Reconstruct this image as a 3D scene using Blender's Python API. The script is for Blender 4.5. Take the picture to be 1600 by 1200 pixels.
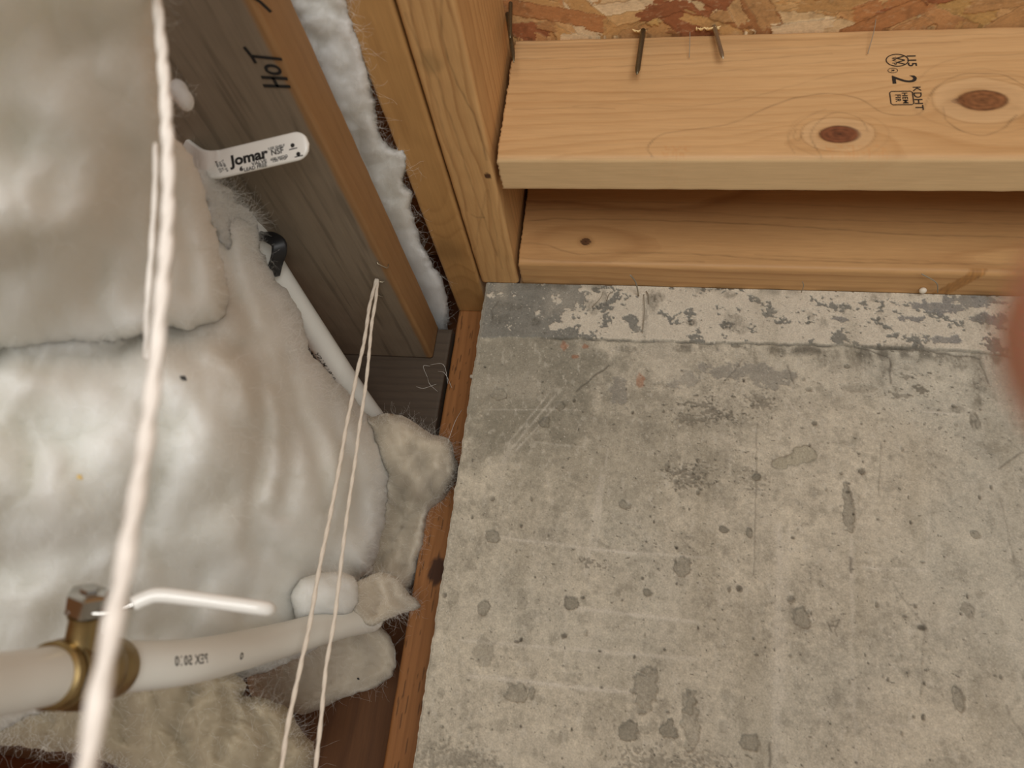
import bpy, math, random
import numpy as np
from mathutils import Vector, Matrix, Quaternion

for o in list(bpy.data.objects):
    bpy.data.objects.remove(o)
SC = bpy.context.scene
COL = SC.collection
random.seed(7)
RNG = np.random.default_rng(7)

# ------------------------------------------------------------------ camera
FPX = 1161.9                                   # focal length in pixels of a 1600 px wide frame
M = np.array([[0.98455571, 0.13174744, 0.11529383],
              [0.04944871, 0.42246832, -0.90502781],
              [-0.16794309, 0.89675143, 0.40942886]])   # rows: right, down, forward
cam_data = bpy.data.cameras.new('camera')
cam = bpy.data.objects.new('camera', cam_data)
COL.objects.link(cam)
cam_data.sensor_width = 36
cam_data.lens = FPX / 1600 * 36
cam_data.clip_start = 0.005
cam_data.dof.use_dof = True
cam_data.dof.focus_distance = 0.68
cam_data.dof.aperture_fstop = 8.5
rot = Matrix([[M[0][i], -M[1][i], -M[2][i]] for i in range(3)])
cam.matrix_world = rot.to_4x4()
SC.camera = cam

# ------------------------------------------------------------------ light and exposure
SC.view_settings.view_transform = 'Standard'
SC.view_settings.look = 'None'
SC.view_settings.gamma = 1
SC.view_settings.use_curve_mapping = False
SC.view_settings.exposure = 0.0
world = bpy.data.worlds.new('daylight')
SC.world = world
world.use_nodes = True
wb = world.node_tree.nodes['Background']
wb.inputs[0].default_value = (1.0, 0.97, 0.93, 1)
wb.inputs[1].default_value = 0.27


def area(name, loc, target, size, power, color):
    l = bpy.data.lights.new(name, 'AREA')
    l.shape = 'RECTANGLE'
    l.size, l.size_y = size
    l.energy = power
    l.color = color
    o = bpy.data.objects.new(name, l)
    COL.objects.link(o)
    o.location = loc
    o.rotation_euler = (Vector(target) - Vector(loc)).to_track_quat('-Z', 'Y').to_euler()
    return o


area('daylight_area', (0.27, -0.90, -0.20), (0.08, 0.6, 0.2), (0.8, 0.7), 14.4, (1.0, 0.985, 0.95))  # area lamp added behind the camera for daylight; no opening is seen


# ------------------------------------------------------------------ pixel helpers: find where a thing stands
def ray(x, y):
    return M.T @ np.array([x - 800.0, y - 600.0, FPX])


def on_z(x, y, z):
    d = ray(x, y)
    return d * z / d[2]


def on_y(x, y, Y):
    d = ray(x, y)
    return d * Y / d[1]


def at(x, y, d):
    return ray(x, y) / FPX * d


# ------------------------------------------------------------------ noise
_perm = RNG.permutation(256)
_perm = np.concatenate([_perm, _perm, _perm])
_grad = RNG.normal(size=(256, 3))
_grad /= np.linalg.norm(_grad, axis=1)[:, None]


def pnoise(x, y, z=0.0):
    x, y, z = np.broadcast_arrays(np.asarray(x, float), np.asarray(y, float), np.asarray(z, float))
    xi, yi, zi = np.floor(x), np.floor(y), np.floor(z)
    fx, fy, fz = x - xi, y - yi, z - zi
    xi, yi, zi = xi.astype(int) & 255, yi.astype(int) & 255, zi.astype(int) & 255
    u, v, w = [t * t * t * (t * (t * 6 - 15) + 10) for t in (fx, fy, fz)]
    out = 0
    for dx in (0, 1):
        for dy in (0, 1):
            for dz in (0, 1):
                h = _perm[_perm[_perm[xi + dx] + yi + dy] + zi + dz] & 255
                g = _grad[h]
                dot = g[..., 0] * (fx - dx) + g[..., 1] * (fy - dy) + g[..., 2] * (fz - dz)
                out = out + dot * (u if dx else 1 - u) * (v if dy else 1 - v) * (w if dz else 1 - w)
    return out * 1.5


def fbm(x, y, z=0.0, o=4):
    s, a, f, t = 0, 1.0, 1.0, 0
    for i in range(o):
        s = s + a * pnoise(np.asarray(x) * f + i * 17.3, np.asarray(y) * f + i * 5.1, np.asarray(z) * f)
        t += a
        a *= 0.55
        f *= 2.03
    return s / t * 1.4


def sstep(a, b, x):
    t = np.clip((x - a) / (b - a), 0, 1)
    return t * t * (3 - 2 * t)


def lin(r, g, b):
    return np.array([((c / 255) / 12.92 if c / 255 <= 0.04045 else ((c / 255 + 0.055) / 1.055) ** 2.4) for c in (r, g, b)])


# ------------------------------------------------------------------ mesh helpers
def mesh_np(name, V, F, col=None, smooth=True):
    """V (n,3), F (m,4) or (m,3) int array, col (n,3)"""
    me = bpy.data.meshes.new(name)
    V = np.asarray(V, np.float32)
    F = np.asarray(F, np.int32)
    k = F.shape[1]
    me.vertices.add(len(V))
    me.vertices.foreach_set('co', V.ravel())
    me.loops.add(F.size)
    me.loops.foreach_set('vertex_index', F.ravel())
    me.polygons.add(len(F))
    me.polygons.foreach_set('loop_start', np.arange(0, F.size, k, dtype=np.int32))
    me.polygons.foreach_set('loop_total', np.full(len(F), k, np.int32))
    me.polygons.foreach_set('use_smooth', np.full(len(F), smooth))
    me.update(calc_edges=True)
    if col is not None:
        a = me.color_attributes.new('Col', 'FLOAT_COLOR', 'POINT')
        c = np.ones((len(V), 4), np.float32)
        c[:, :3] = col
        a.data.foreach_set('color', c.ravel())
    me.validate()
    return me


def link(name, me, mat, parent=None):
    o = bpy.data.objects.new(name, me)
    COL.objects.link(o)
    if mat is not None and hasattr(me, 'materials'):
        me.materials.clear()
        me.materials.append(mat)
    if parent:
        o.parent = parent
    return o


def tag(o, label=None, cat=None, group=None, kind=None):
    if label:
        o['label'] = label
    if cat:
        o['category'] = cat
    if group:
        o['group'] = group
    if kind:
        o['kind'] = kind
    return o


def empty(name, loc):
    o = bpy.data.objects.new(name, None)
    COL.objects.link(o)
    o.location = tuple(float(v) for v in loc)
    o.empty_display_size = 0.02
    return o


def adopt(o, parent):
    """parent o (built in world space) to an empty, keeping its place"""
    o.parent = parent
    o.matrix_parent_inverse = Matrix.Translation(parent.location).inverted()
    return o


def grid_faces(nu, nv, wrap_v=False):
    i = np.arange(nu - 1)[:, None]
    j = np.arange(nv if wrap_v else nv - 1)[None, :]
    j2 = (j + 1) % nv
    a = i * nv + j
    b = i * nv + j2
    c = (i + 1) * nv + j2
    d = (i + 1) * nv + j
    return np.stack([a, b, c, d], -1).reshape(-1, 4)


def catmull(P, n):
    P = np.asarray(P, float)
    Q = np.vstack([2 * P[0] - P[1], P, 2 * P[-1] - P[-2]])
    out = []
    for i in range(1, len(Q) - 2):
        for t in np.linspace(0, 1, n, endpoint=False):
            a, b, c, d = Q[i - 1], Q[i], Q[i + 1], Q[i + 2]
            out.append(0.5 * ((2 * b) + (-a + c) * t + (2 * a - 5 * b + 4 * c - d) * t * t + (-a + 3 * b - 3 * c + d) * t ** 3))
    out.append(Q[-2])
    return np.array(out)


def frames(P):
    T = np.gradient(P, axis=0)
    T /= np.linalg.norm(T, axis=1)[:, None]
    n = np.cross(T[0], [0.3, 0.1, 0.9])
    n /= np.linalg.norm(n)
    N = []
    for t in T:
        n = n - t * np.dot(n, t)
        n /= np.linalg.norm(n)
        N.append(n)
    N = np.array(N)
    return T, N, np.cross(T, N)


def tube_arrays(P, R, k=16, cap=True):
    P = np.asarray(P, float)
    R = np.broadcast_to(np.asarray(R, float), (len(P),)).copy()
    T, N, B = frames(P)
    if cap:
        P = np.vstack([P[:1], P[:1], P, P[-1:], P[-1:]])
        R = np.concatenate([[1e-5, R[0] * .97], R, [R[-1] * .97, 1e-5]])
        N = np.vstack([N[:1], N[:1], N, N[-1:], N[-1:]])
        B = np.vstack([B[:1], B[:1], B, B[-1:], B[-1:]])
    a = np.linspace(0, 2 * np.pi, k, endpoint=False)
    V = P[:, None, :] + R[:, None, None] * (np.cos(a)[None, :, None] * N[:, None, :] + np.sin(a)[None, :, None] * B[:, None, :])
    return V.reshape(-1, 3), grid_faces(len(P), k, True)


def merge(parts):
    Vs, Fs, n = [], [], 0
    for V, F in parts:
        Vs.append(V)
        Fs.append(F + n)
        n += len(V)
    return np.vstack(Vs), np.vstack(Fs)


def lathe_arrays(origin, axis, prof, k=32, hexa=False):
    """prof: list of (distance along axis, radius)"""
    axis = np.asarray(axis, float) / np.linalg.norm(axis)
    n = np.cross(axis, [0.21, 0.3, 0.93])
    n /= np.linalg.norm(n)
    b = np.cross(axis, n)
    prof = [(prof[0][0], 1e-5)] + list(prof) + [(prof[-1][0], 1e-5)]
    a = np.linspace(0, 2 * np.pi, k, endpoint=False)
    V = []
    for s, r in prof:
        rr = r
        if hexa:
            rr = r * np.cos(np.pi / 6) / np.cos((a % (np.pi / 3)) - np.pi / 6)
            rr = np.minimum(rr, r * 0.985)
        else:
            rr = np.full(k, r)
        V.append(np.asarray(origin) + axis * s + rr[:, None] * (np.cos(a)[:, None] * n + np.sin(a)[:, None] * b))
    return np.vstack(V), grid_faces(len(prof), k, True)


def sharp_smooth(o, ang=35):
    me = o.data
    me.update()
    try:
        me.set_sharp_from_angle(angle=math.radians(ang))
    except Exception:
        pass


# ------------------------------------------------------------------ materials
def new_mat(name):
    m = bpy.data.materials.new(name)
    m.use_nodes = True
    return m, m.node_tree.nodes, m.node_tree.links, m.node_tree.nodes['Principled BSDF']


def painted(name, rough=0.75, bump_scale=400, bump=0.15, stretch=(1, 1, 1), fine=0.10, spec=0.3):
    """vertex-coloured surface with procedural fine colour and bump noise"""
    m, N, L, b = new_mat(name)
    at_ = N.new('ShaderNodeAttribute')
    at_.attribute_name = 'Col'
    tc = N.new('ShaderNodeTexCoord')
    mp = N.new('ShaderNodeMapping')
    mp.inputs['Scale'].default_value = stretch
    L.new(tc.outputs['Object'], mp.inputs[0])
    nz = N.new('ShaderNodeTexNoise')
    nz.inputs['Scale'].default_value = bump_scale
    nz.inputs['Detail'].default_value = 6
    nz.inputs['Roughness'].default_value = 0.65
    L.new(mp.outputs[0], nz.inputs['Vector'])
    mr = N.new('ShaderNodeMapRange')
    mr.inputs[1].default_value = 0.3
    mr.inputs[2].default_value = 0.7
    mr.inputs[3].default_value = 1 - fine
    mr.inputs[4].default_value = 1 + fine
    L.new(nz.outputs['Fac'], mr.inputs[0])
    mx = N.new('ShaderNodeVectorMath')
    mx.operation = 'SCALE'
    L.new(at_.outputs['Color'], mx.inputs[0])
    L.new(mr.outputs[0], mx.inputs['Scale'])
    L.new(mx.outputs[0], b.inputs['Base Color'])
    bp = N.new('ShaderNodeBump')
    bp.inputs['Strength'].default_value = bump
    bp.inputs['Distance'].default_value = 0.001
    L.new(nz.outputs['Fac'], bp.inputs['Height'])
    L.new(bp.outputs[0], b.inputs['Normal'])
    b.inputs['Roughness'].default_value = rough
    b.inputs['Specular IOR Level'].default_value = spec
    return m


def plain(name, rgb, rough=0.5, metal=0.0, noise=0.0, nscale=60, bump=0.0, sss=0.0, coat=0.0, spec=0.5):
    m, N, L, b = new_mat(name)
    c = lin(*rgb)
    b.inputs['Roughness'].default_value = rough
    b.inputs['Metallic'].default_value = metal
    b.inputs['Specular IOR Level'].default_value = spec
    nz = N.new('ShaderNodeTexNoise')
    tc = N.new('ShaderNodeTexCoord')
    L.new(tc.outputs['Object'], nz.inputs['Vector'])
    nz.inputs['Scale'].default_value = nscale
    nz.inputs['Detail'].default_value = 5
    mx = N.new('ShaderNodeMix')
    mx.data_type = 'RGBA'
    L.new(nz.outputs['Fac'], mx.inputs[0])
    mx.inputs[6].default_value = (*(c * (1 - noise)), 1)
    mx.inputs[7].default_value = (*np.minimum(c * (1 + noise), 1), 1)
    L.new(mx.outputs[2], b.inputs['Base Color'])
    if bump:
        bp = N.new('ShaderNodeBump')
        bp.inputs['Strength'].default_value = bump
        bp.inputs['Distance'].default_value = 0.0005
        L.new(nz.outputs['Fac'], bp.inputs['Height'])
        L.new(bp.outputs[0], b.inputs['Normal'])
    if sss:
        b.inputs['Subsurface Weight'].default_value = sss
        b.inputs['Subsurface Radius'].default_value = (0.008, 0.003, 0.0015)
        b.inputs['Subsurface Scale'].default_value = 1.0
    if coat:
        b.inputs['Coat Weight'].default_value = coat
    return m


def wool(name, rgb, rgb2, soft=0.04):
    m, N, L, b = new_mat(name)
    tc = N.new('ShaderNodeTexCoord')
    n1 = N.new('ShaderNodeTexNoise')
    n1.inputs['Scale'].default_value = 9
    n1.inputs['Detail'].default_value = 3
    L.new(tc.outputs['Object'], n1.inputs['Vector'])
    cr = N.new('ShaderNodeValToRGB')
    cr.color_ramp.elements[0].position = 0.35
    cr.color_ramp.elements[1].position = 0.65
    cr.color_ramp.elements[0].color = (*lin(*rgb2), 1)
    cr.color_ramp.elements[1].color = (*lin(*rgb), 1)
    L.new(n1.outputs['Fac'], cr.inputs[0])
    # short matted fibres: stretched, warped fine noise
    n0 = N.new('ShaderNodeTexNoise')
    n0.inputs['Scale'].default_value = 30
    n0.inputs['Detail'].default_value = 2
    L.new(tc.outputs['Object'], n0.inputs['Vector'])
    va = N.new('ShaderNodeVectorMath')
    va.operation = 'MULTIPLY_ADD'
    L.new(n0.outputs['Color'], va.inputs[0])
    va.inputs[1].default_value = (0.05, 0.05, 0.05)
    L.new(tc.outputs['Object'], va.inputs[2])
    mp = N.new('ShaderNodeMapping')
    mp.inputs['Scale'].default_value = (3.0, 3.0, 1.0)
    L.new(va.outputs[0], mp.inputs[0])
    n2 = N.new('ShaderNodeTexNoise')
    n2.inputs['Scale'].default_value = 95
    n2.inputs['Detail'].default_value = 8
    n2.inputs['Roughness'].default_value = 0.68
    L.new(mp.outputs[0], n2.inputs['Vector'])
    bp = N.new('ShaderNodeBump')
    bp.inputs['Strength'].default_value = 0.3
    bp.inputs['Distance'].default_value = 0.0018
    L.new(n2.outputs['Fac'], bp.inputs['Height'])
    L.new(cr.outputs[0], b.inputs['Base Color'])
    L.new(bp.outputs[0], b.inputs['Normal'])
    b.inputs['Roughness'].default_value = 1.0
    b.inputs['Specular IOR Level'].default_value = 0.0
    b.inputs['Subsurface Weight'].default_value = 1.0
    b.inputs['Subsurface Radius'].default_value = (1.0, 0.97, 0.93)
    b.inputs['Subsurface Scale'].default_value = soft
    return m


MAT_CONC = painted('weathered_concrete', 0.85, 700, 0.6, (1, 1, 1), 0.20, 0.25)
MAT_WX = painted('fir_grain_along_x', 0.55, 500, 0.12, (0.05, 1, 1), 0.07, 0.35)
MAT_WY = painted('fir_grain_along_y', 0.6, 500, 0.12, (1, 0.05, 1), 0.07, 0.35)
MAT_WZ = painted('fir_grain_along_z', 0.65, 500, 0.12, (1, 1, 0.05), 0.09, 0.3)
MAT_OSB = painted('strand_board', 0.6, 500, 0.3, (1, 1, 1), 0.12, 0.4)
MAT_WOOL = wool('fibreglass_wool', (232, 232, 227), (216, 213, 203))
MAT_WOOL_SHADE = wool('fibreglass_wool_shade', (192, 182, 165), (174, 164, 146), 0.02)  # wool darkened to carry the shade around stud and lower pipe
MAT_WOOL_DEEP_SHADE = wool('fibreglass_wool_deep_shade', (176, 164, 142), (156, 144, 122), 0.02)  # darker still: shade under the valve put into the batt colour
MAT_INK = plain('black_ink', (38, 30, 24), 0.7, noise=0.2)
MAT_MARKER = plain('black_marker', (22, 20, 20), 0.6)
MAT_PEX = plain('white_pex', (228, 226, 218), 0.35, noise=0.04, nscale=30, sss=0.0)
MAT_PRINT = plain('grey_print', (74, 70, 62), 0.6)
MAT_TWINE = plain('white_twine', (244, 238, 230), 0.8, noise=0.08, nscale=400, bump=0.4)
MAT_TWINE2 = plain('cream_twine', (224, 212, 196), 0.8, noise=0.08, nscale=400, bump=0.4)
MAT_BRASS = plain('aged_brass', (158, 136, 94), 0.36, 0.95, noise=0.2, nscale=90, bump=0.1)
MAT_CHROME = plain('nickel_plate', (190, 188, 184), 0.22, 1.0, noise=0.05)
MAT_LEVER = plain('white_vinyl', (236, 234, 228), 0.3, noise=0.02, coat=0.3)
MAT_BLACKP = plain('black_plastic', (26, 26, 28), 0.45, noise=0.2)
MAT_NAIL = plain('galvanised_nail', (112, 104, 84), 0.4, 0.85, noise=0.25, nscale=300)
MAT_NAIL2 = plain('bright_nail', (170, 160, 140), 0.35, 0.85, noise=0.2, nscale=300)
MAT_BOUNCE_GROUND = plain('pale_bounce_ground', (186, 176, 160), 0.95, noise=0.4, nscale=20, bump=0.6)
MAT_SKIN = plain('skin', (240, 198, 174), 0.5, noise=0.04, nscale=40, bump=0.1, sss=0.85)
MAT_NAILSK = plain('finger_nail', (238, 196, 184), 0.3, sss=0.2)
MAT_FIBRE = plain('loose_glass_fibre', (235, 232, 224), 0.6)
MAT_WEB = plain('cobweb', (150, 140, 122), 0.8)
MAT_FOAM = plain('white_foam_bead', (226, 216, 198), 0.7)


# ------------------------------------------------------------------ wood
def wood(L, U, W, seed, pith, spacing, knots=(), early=(214, 168, 112), late=(176, 122, 70), contrast=0.8, wob=1.0, tilt=0.0, seams=()):
    """colour of sawn fir at L along, U across, W through the board"""
    s = seed * 13.7
    r = np.hypot(U - pith[0], W - pith[1]) + tilt * L
    r = r + wob * (0.009 * pnoise(L * 2.3 + s, U * 9, W * 9 + s) + 0.003 * pnoise(L * 7 + s, U * 28 + s, W * 28) + 0.0008 * pnoise(L * 30, U * 90 + s, W * 90))
    for k in knots:
        d2 = ((L - k['l']) / k['sl']) ** 2 + ((U - k['u']) / k['su']) ** 2
        r = r + k['amp'] * np.exp(-d2)
    t = r / spacing
    t = t + 0.35 * pnoise(r * 90, s + 3.3, 0.7)
    fr = t - np.floor(t)
    line = np.where(fr < 0.88, (fr / 0.88) ** 5, 1 - (fr - 0.88) / 0.12)
    line = line * (0.65 + 0.5 * pnoise(np.floor(t) * 3.1 + s, L * 3, 0.2))
    band = 0.18 * fr
    fine = pnoise(L * 22 + s, U * 420, W * 420) * 0.10 + pnoise(L * 60 + s, U * 900, W * 900) * 0.06
    broad = pnoise(L * 4 + s, U * 14, W * 14 + s) * 0.28
    v = np.clip(contrast * (line * 0.75 + band) + fine + broad + 0.12, 0, 1.25)
    e, l_ = lin(*early), lin(*late)
    C = e + (l_ - e) * v[:, None]
    for k in knots:
        a = k.get('rl', 0) or 1e-9
        b_ = k.get('ru', 0) or 1e-9
        if not k.get('rl'):
            continue
        q = np.hypot((L - k['l']) / a, (U - k['u']) / b_) + 0.07 * pnoise(L * 60, U * 60, s) + .03 * pnoise(L * 300, U * 300, s)
        side = k.get('w')
        vis = 1.0 if side is None else (np.abs(W - side) < 0.006) * 1.0
        halo = (np.exp(-((q - 1.25) / 0.45) ** 2) * 0.35) * vis
        C = C * (1 - halo[:, None] * np.array([0.45, 0.55, 0.65]))
        core = sstep(1.05, 0.88, q) * vis
        kc = lin(*k.get('col', (122, 74, 44)))
        rings = 0.9 + 0.12 * np.sin(q * 20) * (q < 1) + 0.3 * pnoise(L * 260, U * 260, 1.0)
        kk = kc * rings[:, None]
        rim = np.exp(-((q - 0.97) / 0.07) ** 2)[:, None]
        kk = kk * (1 - 0.55 * rim)
        heart = np.exp(-(q / 0.14) ** 2)[:, None]
        kk = kk * (1 - 0.6 * heart)
        C = C * (1 - core[:, None]) + kk * core[:, None]
    return np.clip(C, 0.002, 1)


def board(name, x, y, z, axis, mat, colour_fn, step_l=0.0016, step_p=0.0009, rr=0.0032, rough_end=0.0, bow=None, parent=None):
    """sawn board as one rounded, finely gridded solid; colour_fn(L,U,W,world) -> rgb"""
    lo = np.array([x[0], y[0], z[0]], float)
    hi = np.array([x[1], y[1], z[1]], float)
    ax = 'xyz'.index(axis)
    other = [i for i in range(3) if i != ax]
    a, b = other
    wa, wb_ = hi[a] - lo[a], hi[b] - lo[b]
    # perimeter with rounded corners
    pts = []

    def seg(p, q):
        n = max(2, int(np.hypot(*(np.array(q) - np.array(p))) / step_p))
        for t in np.linspace(0, 1, n, endpoint=False):
            pts.append((p[0] + (q[0] - p[0]) * t, p[1] + (q[1] - p[1]) * t))

    def arc(c, a0):
        for t in np.linspace(0, 1, 6, endpoint=False):
            g = a0 + t * math.pi / 2
            pts.append((c[0] + rr * math.cos(g), c[1] + rr * math.sin(g)))
    seg((rr, 0), (wa - rr, 0)); arc((wa - rr, rr), -math.pi / 2)
    seg((wa, rr), (wa, wb_ - rr)); arc((wa - rr, wb_ - rr), 0)
    seg((wa - rr, wb_), (rr, wb_)); arc((rr, wb_ - rr), math.pi / 2)
    seg((0, wb_ - rr), (0, rr)); arc((rr, rr), math.pi)
    P = np.array(pts)
    nl = max(2, int((hi[ax] - lo[ax]) / step_l))
    Ls = np.linspace(lo[ax], hi[ax], nl)
    n = len(P)
    V = np.zeros((nl, n, 3))
    V[..., ax] = Ls[:, None]
    V[..., a] = lo[a] + P[None, :, 0]
    V[..., b] = lo[b] + P[None, :, 1]
    if rough_end:
        j = rough_end * pnoise(P[:, 0] * 300, P[:, 1] * 300, 4.4)
        V[0, :, ax] += j
        V[-1, :, ax] -= j
    V = V.reshape(-1, 3)
    L = V[:, ax] - lo[ax]
    U = V[:, a] - lo[a]
    W = V[:, b] - lo[b]
    if wa < wb_:
        U, W = W, U
    C = colour_fn(L, U, W, V)
    F = grid_faces(nl, n, True)
    # slight unevenness of sawn wood
    cen = np.zeros(3)
    off = 0.00022 * pnoise(V[:, 0] * 60, V[:, 1] * 60, V[:, 2] * 60)
    ca = (lo[a] + hi[a]) / 2
    cb = (lo[b] + hi[b]) / 2
    V[:, a] += off * np.sign(V[:, a] - ca)
    V[:, b] += off * np.sign(V[:, b] - cb)
    if bow is not None:
        V = bow(V)
    # end caps as fans
    c0 = V[:n].mean(0)
    c1 = V[-n:].mean(0)
    V = np.vstack([V, c0, c1])
    i0, i1 = len(V) - 2, len(V) - 1
    C = np.vstack([C, C[:n].mean(0) * .8, C[-n:].mean(0) * .8])
    j = np.arange(n)
    j2 = (j + 1) % n
    base = (nl - 1) * n
    cap0 = np.stack([j2, j, np.full(n, i0), np.full(n, i0)], 1)
    me = bpy.data.meshes.new(name)
    tri0 = np.stack([j2, j, np.full(n, i0)], 1)
    tri1 = np.stack([base + j, base + j2, np.full(n, i1)], 1)
    loops = np.concatenate([F.ravel(), tri0.ravel(), tri1.ravel()]).astype(np.int32)
    tot = np.concatenate([np.full(len(F), 4), np.full(2 * n, 3)]).astype(np.int32)
    st = np.concatenate([[0], np.cumsum(tot)[:-1]]).astype(np.int32)
    me.vertices.add(len(V)); me.vertices.foreach_set('co', V.astype(np.float32).ravel())
    me.loops.add(len(loops)); me.loops.foreach_set('vertex_index', loops)
    me.polygons.add(len(tot)); me.polygons.foreach_set('loop_start', st); me.polygons.foreach_set('loop_total', tot)
    sm = np.concatenate([np.ones(len(F), bool), np.zeros(2 * n, bool)])
    me.polygons.foreach_set('use_smooth', sm)
    me.update(calc_edges=True)
    at_ = me.color_attributes.new('Col', 'FLOAT_COLOR', 'POINT')
    cc = np.ones((len(V), 4), np.float32); cc[:, :3] = C
    at_.data.foreach_set('color', cc.ravel())
    me.validate()
    o = link(name, me, mat, parent)
    return o


def mixc(C, m, col):
    m = np.asarray(m)[:, None]
    return C * (1 - m) + np.asarray(col) * m


def line_mask(x, z, pts, conv, wd, wob=.0006, fade=.004):
    """thin wandering line through pts (photo pixels turned into surface metres by conv)"""
    P = catmull(np.array([list(conv(*p)) + [0] for p in pts]), 6)[:, :2]
    m = np.zeros_like(x)
    lo, hi = P.min(0) - wd * 4 - wob * 3, P.max(0) + wd * 4 + wob * 3
    near = np.where((x > lo[0]) & (x < hi[0]) & (z > lo[1]) & (z < hi[1]))[0]
    xx, zz = x[near], z[near]
    dx, dz = wob * pnoise(xx * 70, zz * 70, pts[0][0] * .1), wob * pnoise(xx * 70, zz * 70, pts[0][0] * .1 + 9)
    best = np.full(xx.shape, 1e9)
    for a, b in zip(P[:-1], P[1:]):
        ab = b - a
        t = np.clip(((xx + dx - a[0]) * ab[0] + (zz + dz - a[1]) * ab[1]) / (ab @ ab + 1e-12), 0, 1)
        best = np.minimum(best, np.hypot(xx + dx - a[0] - t * ab[0], zz + dz - a[1] - t * ab[1]))
    m[near] = np.exp(-(best / wd) ** 2) * (.75 + .5 * pnoise(xx * 90, zz * 90, 2.2))
    return np.clip(m, 0, 1)


ZJ = 0.390            # underside of the joists
ZT = 0.5195           # underside of the subfloor
YW = 0.616            # face of the concrete wall

# ---- joist A (near) with knots and stamp
AX0, AX1, AY0, AY1 = -0.1165, 0.62, 0.4385, 0.4765


def kn(px, py, Y, **kw):
    p = on_y(px, py, Y)
    kw['l'] = p[0] - AX0
    kw['u'] = p[2] - ZJ
    return kw


knA = [kn(1312, 210, AY0, sl=.052, su=.021, amp=-.030, rl=.0148, ru=.0085, w=0.0, col=(120, 72, 46)),
       kn(1535, 157, AY0, sl=.060, su=.026, amp=-.034, rl=.0175, ru=.0105, w=0.0, col=(134, 88, 54)),
       kn(1497, 158, AY0, sl=.02, su=.008, amp=-.004, rl=.0045, ru=.0028, w=0.0, col=(120, 78, 48)),
       kn(1245, 213, AY0, sl=.028, su=.012, amp=-.007),
       kn(1060, 245, AY0, sl=.12, su=.030, amp=-.016)]


def colA(L, U, W, P):
    C = wood(L, U, W, 1, (-0.05, -0.018), 0.0125, knA, (206, 166, 118), (172, 128, 80), 0.55, 1.5)
    # tight grain ribs along the top, small mill skips
    rib = sstep(0.095, 0.125, U) * sstep(0.3, 0.05, L)
    C = C * (1 - 0.22 * rib * (0.5 + 0.5 * np.sin(U * 1500 + 6 * pnoise(L * 5, U * 30)))[:, None][:, 0])[:, None]
    low = sstep(0.030, 0.002, W) * 0
    fr = (W < .004) * 1.0

    def cv(px, py):
        p = on_y(px, py, AY0)
        return p[0], p[2]
    X_, Z_ = P[:, 0], P[:, 2]
    for (kx, ky, a1, b1) in [(1310, 210, .026, .0165), (1534, 157, .034, .022)]:
        c = cv(kx, ky)
        q = np.hypot((X_ - c[0]) / a1, (Z_ - c[1]) / b1) + .10 * pnoise(X_ * 40, Z_ * 40, 3.0)
        C = mixc(C, sstep(1.02, .9, q) * sstep(.45, .6, q) * fr * .35, lin(220, 186, 142))
        C = C * (1 - .16 * fr * np.exp(-((q - 1.0) / .03) ** 2))[:, None]
        C = C * (1 - .08 * fr * np.exp(-((q - 1.35) / .04) ** 2))[:, None]
    for pts, st in [([(1018, 244), (1012, 231), (1029, 213), (1055, 205), (1107, 200), (1147, 191), (1180, 177), (1220, 160), (1287, 146), (1340, 153), (1380, 176), (1420, 181), (1441, 173), (1452, 149), (1473, 128), (1513, 115), (1567, 117), (1600, 134), (1640, 150)], .34),
                    ([(1287, 249), (1271, 226), (1268, 204), (1287, 184), (1313, 176), (1341, 184), (1356, 205)], .30), ([(1240, 240), (1232, 215), (1250, 190), (1290, 170)], .18), ([(1472, 168), (1477, 188), (1500, 204), (1532, 211), (1562, 204), (1588, 180)], .34),
                    ([(1243, 202), (1240, 214), (1248, 220), (1254, 208)], .3), ([(895, 166), (980, 162), (1080, 166), (1180, 150), (1300, 118), (1400, 105)], .16), ([(800, 172), (900, 168), (960, 170)], .16), ([(1420, 140), (1450, 110), (1500, 90), (1600, 84)], .16),
                    ([(780, 130), (900, 128), (1050, 120), (1200, 104), (1350, 92)], .14), ([(785, 110), (900, 106), (1100, 98), (1300, 84)], .2), ([(790, 92), (900, 90), (1100, 82), (1300, 72), (1500, 66)], .2), ([(795, 76), (1000, 72), (1200, 64), (1600, 52)], .16)]:
        C = C * (1 - st * fr * line_mask(X_, Z_, pts, cv, .0007, .001))[:, None]
    # torn grain by the knot and resin-brown patch on the lower edge
    for px, py, rx, rz_ in [(1345, 268, .030, .03), (1050, 275, .012, .03)]:
        c = on_y(px, py, AY0)
        q = np.abs(X_ - c[0]) / rx + .5 * pnoise(X_ * 120, P[:, 1] * 120, 1.0)
        C = mixc(C, sstep(1.0, .5, q) * (Z_ < ZJ + .012) * sstep(-.2, .5, pnoise(X_ * 500, P[:, 1] * 260 + Z_ * 260, 5.0)) * .45, lin(196, 142, 88))
    # underside painted paler, in place of light from below
    und = sstep(0.002, 0.0, U)
    C = mixc(C, und * 0.55, lin(230, 200, 154))
    return C


A = empty('floor_joist', (AX0, AY0, ZJ))
adopt(board('joist_body', (AX0, AX1), (AY0, AY1), (ZJ, ZT - .0005), 'x', MAT_WX, colA, 0.0013, 0.0008, 0.0045, 0.0012), A)
tag(A, 'stamped fir joist with two large dark knots, nearest to the strand board above', 'joist', 'fir floor joists')

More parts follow.
